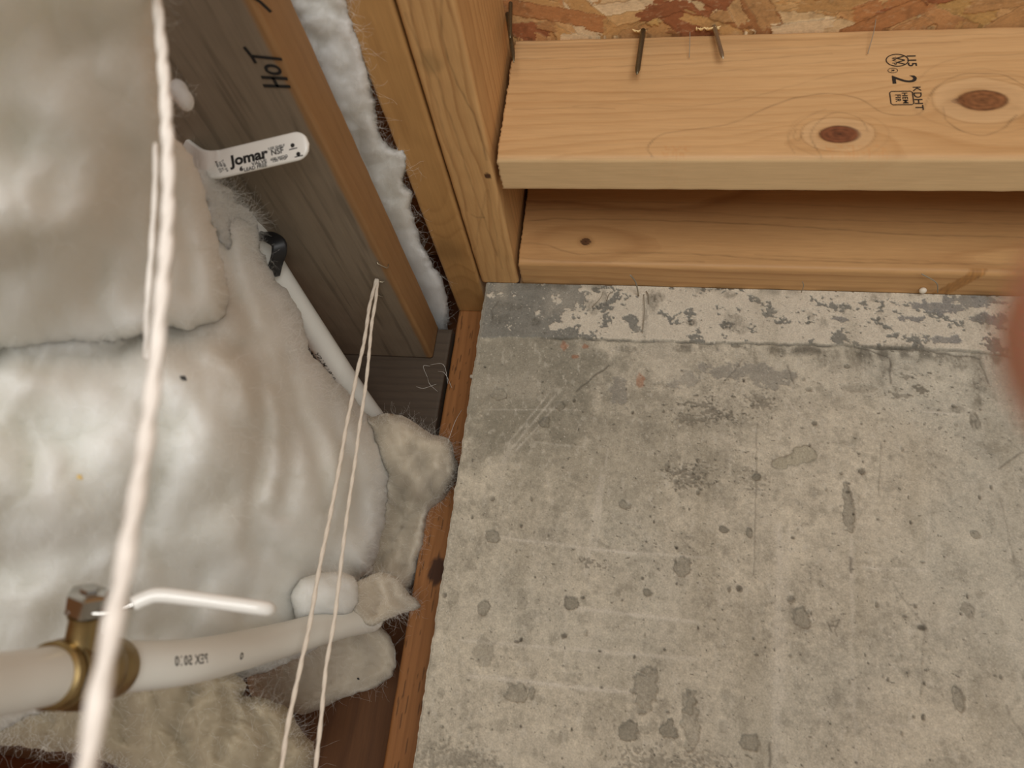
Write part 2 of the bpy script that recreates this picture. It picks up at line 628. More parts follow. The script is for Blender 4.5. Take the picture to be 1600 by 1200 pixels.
# ---- joist B (rim) lying against the concrete top
BX0, BY0, BY1 = -0.1175, 0.580, 0.618
pB = on_y(915, 378, BY0)
knB = [dict(l=pB[0] - BX0, u=pB[2] - ZJ, sl=.035, su=.016, amp=-.010, rl=.005, ru=.0042, w=0.0, col=(98, 66, 42)),
       dict(l=0.30, u=0.10, sl=.1, su=.03, amp=-.014),
       dict(l=0.47, u=0.02, sl=.12, su=.02, amp=.012)]


def colB(L, U, W, P):
    C = wood(L, U, W, 2, (0.03, 0.11), 0.0105, knB, (206, 162, 110), (160, 114, 70), 0.65, 0.9)
    fr = (W < .004) * 1.0

    def cv(px, py):
        q_ = on_y(px, py, BY0)
        return q_[0], q_[2]
    for pts, st in [([(819, 328), (930, 327), (1050, 329), (1180, 338), (1350, 345), (1600, 350)], .22), ([(815, 346), (880, 342), (1000, 344), (1200, 351), (1400, 365), (1600, 371)], .32), ([(808, 380), (850, 382), (905, 397), (960, 395), (1100, 398), (1200, 405), (1400, 411), (1590, 413)], .28),
                    ([(806, 402), (900, 408), (1100, 408)], .2), ([(818, 314), (1000, 316), (1200, 318), (1600, 332)], .2), ([(1180, 398), (1300, 404), (1450, 408)], .18)]:
        C = C * (1 - st * fr * line_mask(P[:, 0], P[:, 2], pts, cv, .0008, .0010))[:, None]
    # pale scraped patch on the lower corner at the right
    p = on_y(1532, 440, BY0)
    q = np.abs((P[:, 0] - p[0]) + (P[:, 1] - BY0) * 0.55) + 0.002 * pnoise(P[:, 0] * 200, P[:, 1] * 200, P[:, 2] * 200)
    m = sstep(0.0085, 0.006, q) * sstep(0.006, 0.003, U)
    C = mixc(C, m * 0.7, lin(180, 126, 66) * (0.8 + 0.5 * pnoise(P[:, 0] * 600, P[:, 1] * 90, 0))[:, None])
    # patchy darkening towards the wall
    g = sstep(0.022, 0.038, W) * sstep(.004, 0, U) * sstep(0.1, 0.55, pnoise(L * 22, W * 60, 3.1) + .35)
    C = C * (1 - 0.35 * g[:, None])
    return C


B = board('rim_joist', (BX0, 0.72), (BY0, BY1), (ZJ + .0003, ZT - .0005), 'x', MAT_WX, colB, 0.0015, 0.0009, 0.0045, 0.001)
tag(B, 'dull fir joist sitting right along the top of the concrete wall', 'joist', 'fir floor joists')

# ---- joist C across, seen from below, and D beside it
pC = on_z(762, 275, ZJ)


def colC(L, U, W, P):
    kc = [dict(l=pC[1] + .35, u=0.0, sl=.04, su=.02, amp=.004)]
    C = wood(L, U, W, 3, (0.015, 0.055), 0.0078, kc, (204, 160, 106), (160, 114, 68), 0.7, 1.8)
    q = np.hypot((P[:, 0] - pC[0]) / .0028, (P[:, 1] - pC[1]) / .0035)
    C = mixc(C, sstep(1.1, .8, q) * (P[:, 2] < ZJ + .006), lin(84, 54, 32))
    fr = (P[:, 2] < ZJ + .003) * 1.0

    def cv(px, py):
        q_ = on_z(px, py, ZJ)
        return q_[0], q_[1]
    for pts, st in [([(689, -20), (690, 0), (690, 50), (703, 100), (720, 140), (740, 180), (753, 213), (760, 250)], .45), ([(640, -20), (650, 60), (683, 120), (694, 160), (712, 205), (730, 267), (752, 330), (778, 400)], .3),
                    ([(632, 20), (660, 90), (690, 190), (710, 260), (730, 330)], .22), ([(735, 335), (745, 340), (757, 340)], .3), ([(742, 390), (760, 300), (768, 330), (785, 420)], .2)]:
        C = C * (1 - st * fr * line_mask(P[:, 0], P[:, 1], pts, cv, .0008, .0010))[:, None]
    # grey-green rubbed stain on the underside
    s1 = on_z(672, 98, ZJ)
    q = np.hypot((P[:, 0] - s1[0]) / .010, (P[:, 1] - s1[1]) / .012) + .4 * pnoise(P[:, 0] * 90, P[:, 1] * 90, 0)
    C = mixc(C, sstep(1.1, .4, q) * .35, lin(120, 100, 62))
    return C


Cj = board('cross_joist', (-.1590, -.1212), (-.35, .6155), (ZJ, ZT - .0005), 'y', MAT_WY, colC, 0.0017, 0.0008, 0.0035)
tag(Cj, 'fir joist running away overhead, with both wall-side joists butting into its side', 'joist', 'fir floor joists')

pD = on_z(700, 390, ZJ)


def colD(L, U, W, P):
    kd = [dict(l=pD[1] + .35, u=0.0, sl=.05, su=.03, amp=.016)]
    C = wood(L, U, W, 4, (0.06, 0.015), 0.0052, kd, (186, 142, 88), (148, 106, 60), 0.5, 0.8)
    q = np.hypot((P[:, 0] - pD[0]) / .016, (P[:, 1] - pD[1]) / .025)
    C = C * (1 - .28 * sstep(1.2, .3, q)[:, None])
    return C


Dj = board('doubled_joist', (-.1935, -.1603), (-.35, .7575), (ZJ - .0012, ZT - .0005), 'y', MAT_WY, colD, 0.0018, 0.0008, 0.003)
tag(Dj, 'darker orange joist doubled up behind a dark seam, white insulation tucked along its left', 'joist', 'fir floor joists')

# ---- E : flat weathered board with marker writing
ZE = 0.327
EX0, EX1 = -.385, -.2095


def colE(L, U, W, P):
    C = wood(L, U, W, 5, (0.10, 0.10), 0.0075, (), (154, 116, 76), (128, 92, 56), 0.4, 0.8, tilt=0.01)
    G = wood(L, U, W, 5, (0.10, 0.10), 0.0085, (), (138, 124, 106), (112, 98, 82), 0.45, 0.8, tilt=0.01)
    d = EX1 - P[:, 0]
    m = sstep(.0035, .0075, d + .0015 * pnoise(P[:, 1] * 25, P[:, 0] * 60, 0)) * (P[:, 2] < ZE + .004)
    C = C * (1 - m[:, None]) + G * m[:, None]
    dk = sstep(.2, .6, fbm(P[:, 0] * 160, P[:, 1] * 8, 2.0, 3) + .1) * m
    C = C * (1 - .28 * dk[:, None])
    # brown tint growing towards the near end
    C = mixc(C, sstep(0.35, -0.05, P[:, 1]) * m * .3, lin(100, 78, 58))
    return C


Eb = empty('flat_plank', ((EX0 + EX1) / 2, .2, ZE))
adopt(board('plank_body', (EX0, EX1), (-.35, .6625), (ZE, ZE + .038), 'y', MAT_WY, colE, 0.002, 0.0012, 0.003), Eb)
tag(Eb, 'weathered grey plank lying flat overhead with marker writing and a twine end stapled to it', 'plank')


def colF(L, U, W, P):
    return wood(L, U, W, 6, (0.16, 0.02), 0.009, (), (84, 72, 60), (60, 50, 42), 0.6, 1.0)  # grain colours darkened to hold the shade beyond the grey plank


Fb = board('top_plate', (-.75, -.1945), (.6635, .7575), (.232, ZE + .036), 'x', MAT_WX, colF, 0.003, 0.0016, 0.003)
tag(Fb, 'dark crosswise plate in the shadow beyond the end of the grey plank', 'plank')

# ---- stud strip beside the concrete
pS = on_y(683, 892, .669)


def colS(L, U, W, P):
    ks = [dict(l=pS[2] + 1.10, u=.006, sl=.03, su=.012, amp=-.006)]
    C = wood(L, U, W, 7, (0.02, 0.07), 0.0068, ks, (152, 102, 58), (118, 74, 38), 0.6, 0.8)
    q = np.hypot((P[:, 0] - pS[0]) / .0085, (P[:, 2] - pS[2]) / .014) + .3 * pnoise(P[:, 0] * 300, P[:, 2] * 150, 0)
    C = mixc(C, sstep(1.1, .7, q), lin(70, 42, 24))
    v = sstep(.48, .56, pnoise(P[:, 0] * 900, P[:, 2] * 70, 1.5))
    return C * (1 - .6 * v[:, None])


Sb = board('wall_stud', (-.1925, -.1545), (.669, .7575), (-1.10, ZJ - .0015), 'z', MAT_WZ, colS, 0.002, 0.0009, 0.003)
tag(Sb, 'orange-brown upright stud squeezed along the left edge of the concrete', 'stud')


def colP(L, U, W, P):
    return wood(L, U, W, 8, (0.3, -0.1), 0.012, (), (150, 92, 56), (104, 58, 34), 0.7, 1.6)


Pb = board('bottom_plate', (-.75, -.1930), (.669, .7575), (-.128, -.090), 'x', MAT_WX, colP, 0.004, 0.002, 0.003)
tag(Pb, 'brown wooden plate along the very bottom left behind the insulation', 'plank')

# sheathing behind the framed part (setting)
sh = board('wall_left', (-.80, -.1500), (.7580, .770), (-1.10, ZT - .0005), 'z', MAT_WZ,
           lambda L, U, W, P: wood(L, U, W, 9, (0.35, -0.2), 0.016, (), (106, 70, 42), (80, 50, 30), 0.7, 2.0), 0.004, 0.0025, 0.001)
tag(sh, kind='structure')


# ------------------------------------------------------------------ concrete wall
def axis_pts(lo, f0, f1, hi, fine, coarse):
    a = np.arange(lo, f0, coarse) if lo < f0 else np.array([])
    b = np.arange(f0, f1, fine)
    c = np.arange(f1, hi, coarse) if f1 < hi else np.array([])
    return np.concatenate([a, b, c, [hi]])


def build_concrete():
    X = axis_pts(-.1535, -.1535, .40, 1.3, .00075, .006)
    Z = axis_pts(-1.10, -.06, ZJ - .0005, ZJ - .0003, .00075, .006)
    gx, gz = np.meshgrid(X, Z, indexing='ij')
    x, z = gx.ravel(), gz.ravel()
    H = np.zeros_like(x)                     # relief towards the room, metres

    def w(px, py):
        p = on_y(px, py, YW)
        return p[0], p[2]
    ppm = 1600.0                              # rough pixels per metre on the wall
    n1 = fbm(x * 9, z * 9, 1.2, 4)
    n2 = fbm(x * 45, z * 45, 5.2, 4)
    n3 = fbm(x * 220, z * 220, 8.2, 3)
    base = lin(188, 179, 161)
    C = np.tile(base, (len(x), 1))
    n4 = fbm(x * 700, z * 700, 1.7, 2)
    C *= (1 + .22 * n1 + .22 * n2 + .24 * n3 + .12 * n4)[:, None]
    cool = sstep(-.1, .5, fbm(x * 5 + 7, z * 5, 2.0, 2) + (x - .12) * 1.6)
    C = mixc(C, cool * .35, lin(170, 170, 160) * 1.0)
    C *= (1 + .05 * cool)[:, None]
    # horizontal / vertical pour stripes (form board print)
    vs = pnoise(x * 60, z * 3, 3.3)
    C *= (1 + .05 * vs)[:, None]
    # dirty upper-left zone, darkened further for shade beside the joist
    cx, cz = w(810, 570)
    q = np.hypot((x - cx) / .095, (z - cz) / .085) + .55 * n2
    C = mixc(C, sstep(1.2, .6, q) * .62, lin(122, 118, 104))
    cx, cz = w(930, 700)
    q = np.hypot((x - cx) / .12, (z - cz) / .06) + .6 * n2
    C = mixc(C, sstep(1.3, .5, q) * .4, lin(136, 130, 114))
    # light chalky worn speckle
    sp = sstep(.18, .5, fbm(x * 170, z * 110, 9.0, 5))
    C = mixc(C, sp * .45, lin(202, 195, 180))
    dk = sstep(.12, .55, fbm(x * 75 + 4, z * 75, 3.7, 6))
    C = mixc(C, dk * .42, lin(128, 122, 108))

    # ---- upper band above the ledge
    ledge = np.interp(x, [w(760, 528)[0], w(850, 526)[0], w(1000, 533)[0], w(1150, 536)[0], w(1300, 540)[0], w(1450, 545)[0], w(1600, 556)[0]],
                      [w(760, 528)[1], w(850, 526)[1], w(1000, 533)[1], w(1150, 536)[1], w(1300, 540)[1], w(1450, 545)[1], w(1600, 556)[1]])
    up = z - ledge + .0018 * pnoise(x * 60, 3.3, 0) + .0008 * pnoise(x * 250, 8.3, 0)
    band = sstep(-.0004, .0006, up)
    chalk = lin(206, 196, 178) * (1 + .10 * n3 + .05 * n2)[:, None]
    thr = fbm(x * 48, z * 60, 6.1, 5) + .25 * fbm(x * 300, z * 300, 2.2, 2)
    left = sstep(w(1010, 500)[0], w(800, 500)[0], x)
    patch = sstep(-.02, .03, thr + .30 - .72 * left)
    greyp = lin(132, 129, 120) * (1 + .12 * n2 + .12 * n3)[:, None]
    bandC = greyp * (1 - patch[:, None]) + chalk * patch[:, None]
    C = C * (1 - band[:, None]) + bandC * band[:, None]
    H += band * (.0012 + .0008 * patch)
    # grey flaked patches at the right of the band
    q = np.full(x.shape, 9.0)
    for (px, py, rx, ry) in [(1465, 482, 34, 11), (1515, 470, 34, 12), (1425, 500, 12, 5), (1312, 500, 10, 5), (1480, 532, 22, 6), (1545, 500, 20, 12)]:
        cx, cz = w(px, py)
        q = np.minimum(q, np.hypot((x - cx) / (rx / ppm), (z - cz) / (ry / ppm)))
    q = q + 1.3 * fbm(x * 100, z * 130, 1.1, 6)
    m = sstep(1.05, .95, q)
    C = mixc(C, m * .9, lin(134, 131, 126))
    H -= m * .0006
    # black mould streaks hanging in the band and below the ledge
    for (px, py, rx, ry, s) in [(1018, 470, 12, 26, .6), (1008, 500, 5, 40, .45), (925, 480, 14, 14, .6), (945, 465, 5, 16, .6), (1150, 505, 22, 20, .55), (1080, 506, 9, 8, .9), (836, 505, 9, 9, .85),
                              (1145, 462, 12, 8, .6), (1030, 466, 16, 10, .8), (1285, 505, 10, 14, .6), (1265, 495, 6, 8, .7), (1365, 470, 8, 8, .8), (1375, 500, 6, 26, .35),
                              (1345, 560, 26, 22, .75), (1385, 560, 14, 26, .6), (1300, 560, 22, 16, .5), (1500, 565, 22, 18, .7), (1530, 590, 10, 34, .65), (1265, 548, 30, 8, .5), (1420, 545, 40, 7, .6),
                              (1530, 625, 6, 10, .7), (1522, 660, 7, 12, .85), (1500, 640, 9, 6, .6), (1210, 548, 12, 10, .5), (1070, 545, 18, 6, .55), (975, 545, 22, 5, .5), (1180, 560, 5, 24, .5),
                              (800, 480, 26, 8, .5), (780, 500, 18, 12, .45), (1530, 500, 14, 16, .6)]:
        cx, cz = w(px, py)
        q = np.hypot((x - cx) / (rx / ppm), (z - cz) / (ry / ppm)) + .75 * fbm(x * 110, z * 60, px * .01, 4)
        m = sstep(1.1, .5, q) * (0.55 + .45 * sstep(-.1, .15, pnoise(x * 420, z * 200, px * .1)))
        C = mixc(C, m * s * .8, lin(88, 82, 70))
    # ledge crevice
    crack = np.exp(-((up + .0006) / .0009) ** 2) * sstep(w(820, 530)[0], w(880, 530)[0], x) * (.55 + .45 * sstep(-.3, .2, pnoise(x * 60, 1.0, 0)))
    C = mixc(C, crack * .85, lin(84, 80, 72))
    H -= crack * .0012
    under = np.exp(-((up + .006) / .005) ** 2) * sstep(.0, .3, fbm(x * 60, z * 30, 7.7, 5) + .12) * sstep(w(950, 530)[0], w(1150, 530)[0], x)
    C = mixc(C, under * .75, lin(100, 95, 84))
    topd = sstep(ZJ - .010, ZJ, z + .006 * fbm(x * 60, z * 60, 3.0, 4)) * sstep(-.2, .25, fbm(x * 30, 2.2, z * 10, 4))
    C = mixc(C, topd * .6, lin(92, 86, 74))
    # pinkish chips
    for (px, py, rx, ry) in [(881, 540, 7, 8), (914, 541, 5, 4), (1000, 595, 7, 14), (900, 557, 6, 4)]:
        cx, cz = w(px, py)
        q = np.hypot((x - cx) / (rx / ppm), (z - cz) / (ry / ppm)) + .5 * n3
        C = mixc(C, sstep(1.1, .6, q) * .6, lin(164, 110, 78))
    # smooth grey repair patch with frayed edges
    q = np.full(x.shape, 9.0)
    for (px, py, rx, ry) in [(1175, 580, 46, 15), (1210, 592, 16, 18), (1125, 578, 24, 9), (1068, 592, 20, 12), (970, 612, 14, 20)]:
        cx, cz = w(px, py)
        q = np.minimum(q, np.hypot((x - cx) / (rx / ppm), (z - cz) / (ry / ppm)))
    q = q + 1.5 * fbm(x * 80, z * 90, 4.1, 7)
    m = sstep(1.05, .85, q)
    C = mixc(C, m * .72, lin(140, 135, 125))
    H -= m * .0004
    # black specks: dense around the middle, sparser elsewhere
    dens = np.full(x.shape, .0)
    for (px, py, rx, ry, a) in [(1110, 640, 70, 40, .30), (1080, 740, 50, 36, .30), (1150, 720, 60, 50, .16), (1420, 600, 120, 40, .22), (1470, 660, 90, 40, .16), (1040, 870, 80, 40, .16), (1290, 500, 260, 34, .14), (1100, 1190, 90, 20, .22), (860, 880, 60, 30, .1)]:
        cx, cz = w(px, py)
        dens = np.maximum(dens, a * np.exp(-((x - cx) / (rx / ppm)) ** 2 - ((z - cz) / (ry / ppm)) ** 2))
    f = fbm(x * 260 + z * 120, z * 430, 6.6, 3) + dens
    C = mixc(C, sstep(.60, .74, f) * .75, lin(92, 87, 76))
    H -= sstep(.60, .74, f) * .0006
    f = fbm(x * 520, z * 520, 12.6, 2)
    C = mixc(C, sstep(.58, .75, f) * .55, lin(222, 214, 198))
    # long soft dirty runs
    f = fbm(x * 26, z * 7, 15.0, 4)
    C = mixc(C, sstep(.1, .6, f) * .30, lin(150, 141, 122))
    f = fbm(x * 20 + 9, z * 16, 19.0, 5)
    C = mixc(C, sstep(.05, .55, f) * .30, lin(196, 187, 170))
    # pale pour lines and scratches
    for (ax, ay, bx, by, wd, s) in [(770, 838, 1000, 866, 2.2, .5), (920, 858, 1110, 872, 2, .4), (720, 1000, 1090, 1030, 2.4, .45), (730, 1055, 985, 1082, 3, .6), (900, 950, 1090, 972, 2.6, .5),
                                   (1218, 815, 1212, 1190, 5, .40), (1232, 820, 1222, 1100, 3, .25), (1330, 840, 1332, 990, 3, .35), (1330, 1000, 1338, 1200, 2, .3), (940, 740, 915, 900, 3.5, .40),
                                   (950, 700, 930, 860, 2, .3), (1345, 886, 1452, 892, 2, .4), (1452, 790, 1446, 892, 1.6, .35), (1455, 1000, 1560, 920, 2, .25), (870, 615, 800, 700, 1.6, .5), (876, 625, 806, 705, 1.4, .45),
                                   (860, 612, 796, 690, 1.2, .4), (800, 690, 785, 730, 5, .3), (760, 640, 900, 640, 1.4, .3), (1440, 642, 1500, 648, 1.6, .5), (1560, 620, 1566, 650, 1, .2), (885, 860, 880, 1180, 2, .2),
                                   (1225, 620, 1270, 670, 1.6, .3), (1250, 620, 1290, 660, 1.6, .25), (1560, 1000, 1600, 1010, 2, .3), (830, 690, 910, 698, 1.3, .3), (1370, 1130, 1480, 1142, 2, .25)]:
        ax_, az = w(ax, ay)
        bx_, bz = w(bx, by)
        d = np.array([bx_ - ax_, bz - az])
        ln = np.hypot(*d)
        d /= ln
        t = ((x - ax_) * d[0] + (z - az) * d[1])
        s_ = np.abs(-(x - ax_) * d[1] + (z - az) * d[0] + .0006 * pnoise(t * 60, ax * .1, 0))
        m = np.exp(-(s_ / (wd / ppm)) ** 2) * sstep(-.004, .004, t) * sstep(ln + .004, ln - .004, t) * (.55 + .6 * pnoise(t * 120, s_ * 900, ax * .1) + .25)
        C = mixc(C, np.clip(m * s, 0, 1), lin(216, 208, 194))
        H += np.clip(m, 0, 1) * .0002
    # dark thin cracks and twigs
    for pts_, wd, s in [([(900, 612), (925, 590), (952, 570)], 1.6, .75), ([(1130, 598), (1150, 575), (1160, 560)], 1.2, .4), ([(1203, 1160), (1204, 1200)], 2.0, .6), ([(1400, 920), (1445, 980), (1440, 1090)], 1.6, .28),
                        ([(1600, 706), (1580, 718), (1560, 733)], 1.6, .5), ([(1335, 540), (1390, 560), (1392, 600)], 1.6, .6), ([(1183, 660), (1180, 800), (1178, 900)], 1.3, .35), ([(1376, 690), (1373, 775)], 1.2, .35), ([(1230, 570), (1240, 600)], 1.5, .5),
                        ([(1340, 540), (1440, 548), (1530, 560), (1545, 600)], 1.8, .55), ([(1328, 870), (1330, 896)], 2.4, .65), ([(1600, 1150), (1578, 1120), (1572, 1100)], 2, .35), ([(1562, 770), (1585, 880)], 1.3, .25), ([(780, 470), (768, 485), (770, 500)], 1.4, .5)]:
        for (p, q_) in zip(pts_[:-1], pts_[1:]):
            ax_, az = w(*p)
            bx_, bz = w(*q_)
            d = np.array([bx_ - ax_, bz - az])
            ln = np.hypot(*d)
            d /= ln
            t = ((x - ax_) * d[0] + (z - az) * d[1])
            s_ = np.abs(-(x - ax_) * d[1] + (z - az) * d[0] + .0014 * pnoise(t * 90 + 3, p[0] * .1, 0))
            m = np.exp(-(s_ / (wd * .8 / ppm)) ** 2) * sstep(-.001, .001, t) * sstep(ln + .001, ln - .001, t)
            C = mixc(C, m * s, lin(84, 78, 68))
            H -= m * .0005
    # flaked chips, discs, pits (named by place)
    chips = [(893, 942, 11, 9, .8, 1), (757, 951, 8, 9, .6, 1), (814, 937, 8, 13, .4, 0), (1012, 925, 6, 5, .8, 1), (1068, 885, 12, 13, .6, 1), (1253, 964, 11, 12, .55, 1), (1007, 1078, 14, 26, .55, 1), (1075, 1098, 9, 12, .4, 1), (1080, 1125, 10, 32, .4, 1),
             (982, 1144, 11, 11, .75, 1), (1045, 1140, 10, 10, .75, 1), (1172, 1160, 12, 10, .65, 1), (756, 1016, 13, 20, .45, 0), (808, 1082, 14, 12, .5, 1), (830, 1082, 4, 8, .6, 1), (1326, 795, 7, 30, .6, 1), (1333, 790, 9, 26, .25, 0), (852, 659, 8, 8, .7, 1),
             (770, 839, 9, 9, .6, 1), (976, 789, 8, 6, .55, 1), (780, 616, 12, 10, .35, 1), (747, 700, 18, 26, .22, 0), (874, 634, 7, 7, .45, 1), (1006, 1140, 5, 5, .4, 0), (1020, 1135, 6, 9, .3, 0), (1130, 1135, 6, 6, .3, 0), (706, 935, 8, 12, .3, 0), (690, 1082, 5, 7, .4, 0),
             (1498, 1092, 6, 13, .6, 1), (1513, 952, 7, 9, .6, 0), (1440, 609, 10, 7, .75, 2), (1405, 617, 14, 6, .5, 2), (1415, 588, 10, 5, .5, 2), (1340, 606, 24, 7, .35, 0), (1250, 1013, 4, 8, .3, 0), (1070, 745, 22, 14, .55, 2), (1090, 740, 18, 16, .4, 2), (1180, 750, 14, 18, .35, 2),
             (1131, 828, 6, 5, .9, 1), (1170, 833, 4, 6, .7, 1), (885, 1060, 16, 8, .25, 0), (700, 1185, 46, 16, .35, 2), (740, 1192, 30, 12, .35, 2), (1025, 1192, 50, 12, .45, 2), (1100, 1185, 26, 8, .4, 2), (1183, 745, 5, 5, .8, 1), (865, 1155, 10, 8, .3, 0), (920, 1140, 8, 10, .25, 0),
             (1095, 632, 20, 6, .6, 2), (1120, 645, 22, 8, .6, 2), (1080, 655, 26, 7, .5, 2), (1190, 628, 18, 12, .5, 2), (920, 878, 8, 6, .6, 2), (935, 885, 8, 4, .6, 2), (1524, 835, 6, 5, .6, 1), (1323, 572, 4, 3, .9, 1), (1035, 600, 10, 4, .3, 2), (1470, 1195, 16, 8, .3, 0), (1150, 540, 9, 3, .8, 1)]
    for (px, py, rx, ry, s, kind) in chips:
        cx, cz = w(px, py)
        rx_, rz_ = rx / ppm, ry / ppm
        near = (np.abs(x - cx) < rx_ * 2.2) & (np.abs(z - cz) < rz_ * 2.2)
        if not near.any():
            continue
        xx, zz = x[near], z[near]
        q = np.hypot((xx - cx) / rx_, (zz - cz) / rz_) + .62 * fbm(xx * 150 + px, zz * 150, 1.3, 5)
        if kind == 2:
            q = q + 1.5 * pnoise(xx * 330 + px, zz * 420, 1.0) + .6 * pnoise(xx * 90, zz * 200, 1.0)
            m = sstep(.9, .6, q)
            C[near] = mixc(C[near], m * s, lin(104, 98, 86))
            H[near] -= m * .0005
        else:
            m = sstep(1.05, .85, q)
            rim = np.exp(-((q - .95) / .13) ** 2) * sstep(-.6, .8, ((cx - xx) / rx_ + (zz - cz) / rz_) + 1.6 * pnoise(xx * 90 + px, zz * 90, 3.0))
            fill = lin(132, 126, 112) * (1 + .25 * pnoise(xx * 500, zz * 300, 2.0))[:, None]
            C[near] = mixc(C[near], np.clip(m * s, 0, 1), fill)
            if kind == 1:
                C[near] = mixc(C[near], rim * s * .6, lin(82, 76, 66))
            H[near] -= m * (.0016 if kind == 1 else .0005)
    # the bone-shaped smear of grout
    q = np.full(x.shape, 9.0)
    for (px, py, rx, ry) in [(1258, 710, 15, 12), (1240, 718, 13, 9), (1228, 720, 12, 6), (1219, 725, 10, 8)]:
        cx, cz = w(px, py)
        q = np.minimum(q, np.hypot((x - cx) / (rx / ppm), (z - cz) / (ry / ppm)))
    q = q + .35 * fbm(x * 130, z * 130, 2.0, 4)
    m = sstep(1.05, .95, q)
    C = mixc(C, m * .6, lin(160, 153, 132))
    C = mixc(C, np.exp(-((q - 1.0) / .10) ** 2) * .5, lin(104, 98, 84))
    H += m * .0005
    # pencil scribble
    for (p, q_) in [((1293, 972), (1300, 988)), ((1300, 972), (1312, 968)), ((1312, 968), (1304, 985)), ((1304, 985), (1309, 996)), ((1296, 978), (1310, 978))]:
        ax_, az = w(*p)
        bx_, bz = w(*q_)
        d = np.array([bx_ - ax_, bz - az])
        ln = np.hypot(*d)
        d /= ln
        t = ((x - ax_) * d[0] + (z - az) * d[1])
        s_ = np.abs(-(x - ax_) * d[1] + (z - az) * d[0])
        m = np.exp(-(s_ / .0006) ** 2) * ((t > 0) & (t < ln))
        C = mixc(C, m * .55, lin(96, 88, 76))
    # air-bubble pits
    r2 = np.random.default_rng(3)
    npit = 850
    px_ = r2.uniform(-.15, .40, npit)
    pz_ = r2.uniform(-.06, .32, npit)
    pr = r2.exponential(.00045, npit) + .0005
    dens = pnoise(px_ * 14, pz_ * 14, 2.2)
    order = [i for i in range(npit) if dens[i] > r2.uniform(-.6, .25)]
    for i in order:
        r_ = min(pr[i], .0034)
        near = (np.abs(x - px_[i]) < r_ * 2) & (np.abs(z - pz_[i]) < r_ * 2)
        xx, zz = x[near], z[near]
        ang = r2.uniform(0, 3)
        e = r2.uniform(.7, 1.5)
        q = np.hypot((xx - px_[i]) * e, (zz - pz_[i]) / e) / r_ + .3 * pnoise(xx * 700, zz * 700, i * .3)
        m = sstep(1.2, .4, q)
        C[near] = mixc(C[near], m * r2.uniform(.35, .9), lin(86, 80, 70))
        H[near] -= m * min(.0018, r_ * .9)
    H += .00035 * n2 + .00018 * n3 + .0006 * n1
    # crumbled left edge
    edge = sstep(X[0] + .004, X[0], x)
    C = mixc(C, edge * .4, lin(186, 178, 160))
    V = np.stack([x, YW - H, z], 1)
    V = V.reshape(len(X), len(Z), 3)
    rag = .0016 * fbm(Z * 60, 3.0, 0, 4)
    V[0, :, 0] += rag - .0005
    V[1, :, 0] += rag * .6
    V[0, :, 1] += .0016 + .001 * pnoise(Z * 200, 1.0, 0)
    V[1, :, 1] += .0004
    nx, nz = len(X), len(Z)
    V = V.reshape(-1, 3)
    F = grid_faces(nx, nz)[:, ::-1]
    # thickness: back copy of the border
    idx = np.arange(nx * nz).reshape(nx, nz)
    border = np.concatenate([idx[:, 0], idx[-1, 1:], idx[-2::-1, -1], idx[0, -2:0:-1]])
    back = V[border].copy()
    back[:, 1] = YW + .2
    nb = len(V)
    V = np.vstack([V, back])
    C = np.vstack([C, C[border]])
    k = np.arange(len(border))
    k2 = (k + 1) % len(border)
    Fs = np.stack([border[k], border[k2], nb + k2, nb + k], 1)
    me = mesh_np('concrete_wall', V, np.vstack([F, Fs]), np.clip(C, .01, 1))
    return me


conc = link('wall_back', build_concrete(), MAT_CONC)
tag(conc, kind='structure')


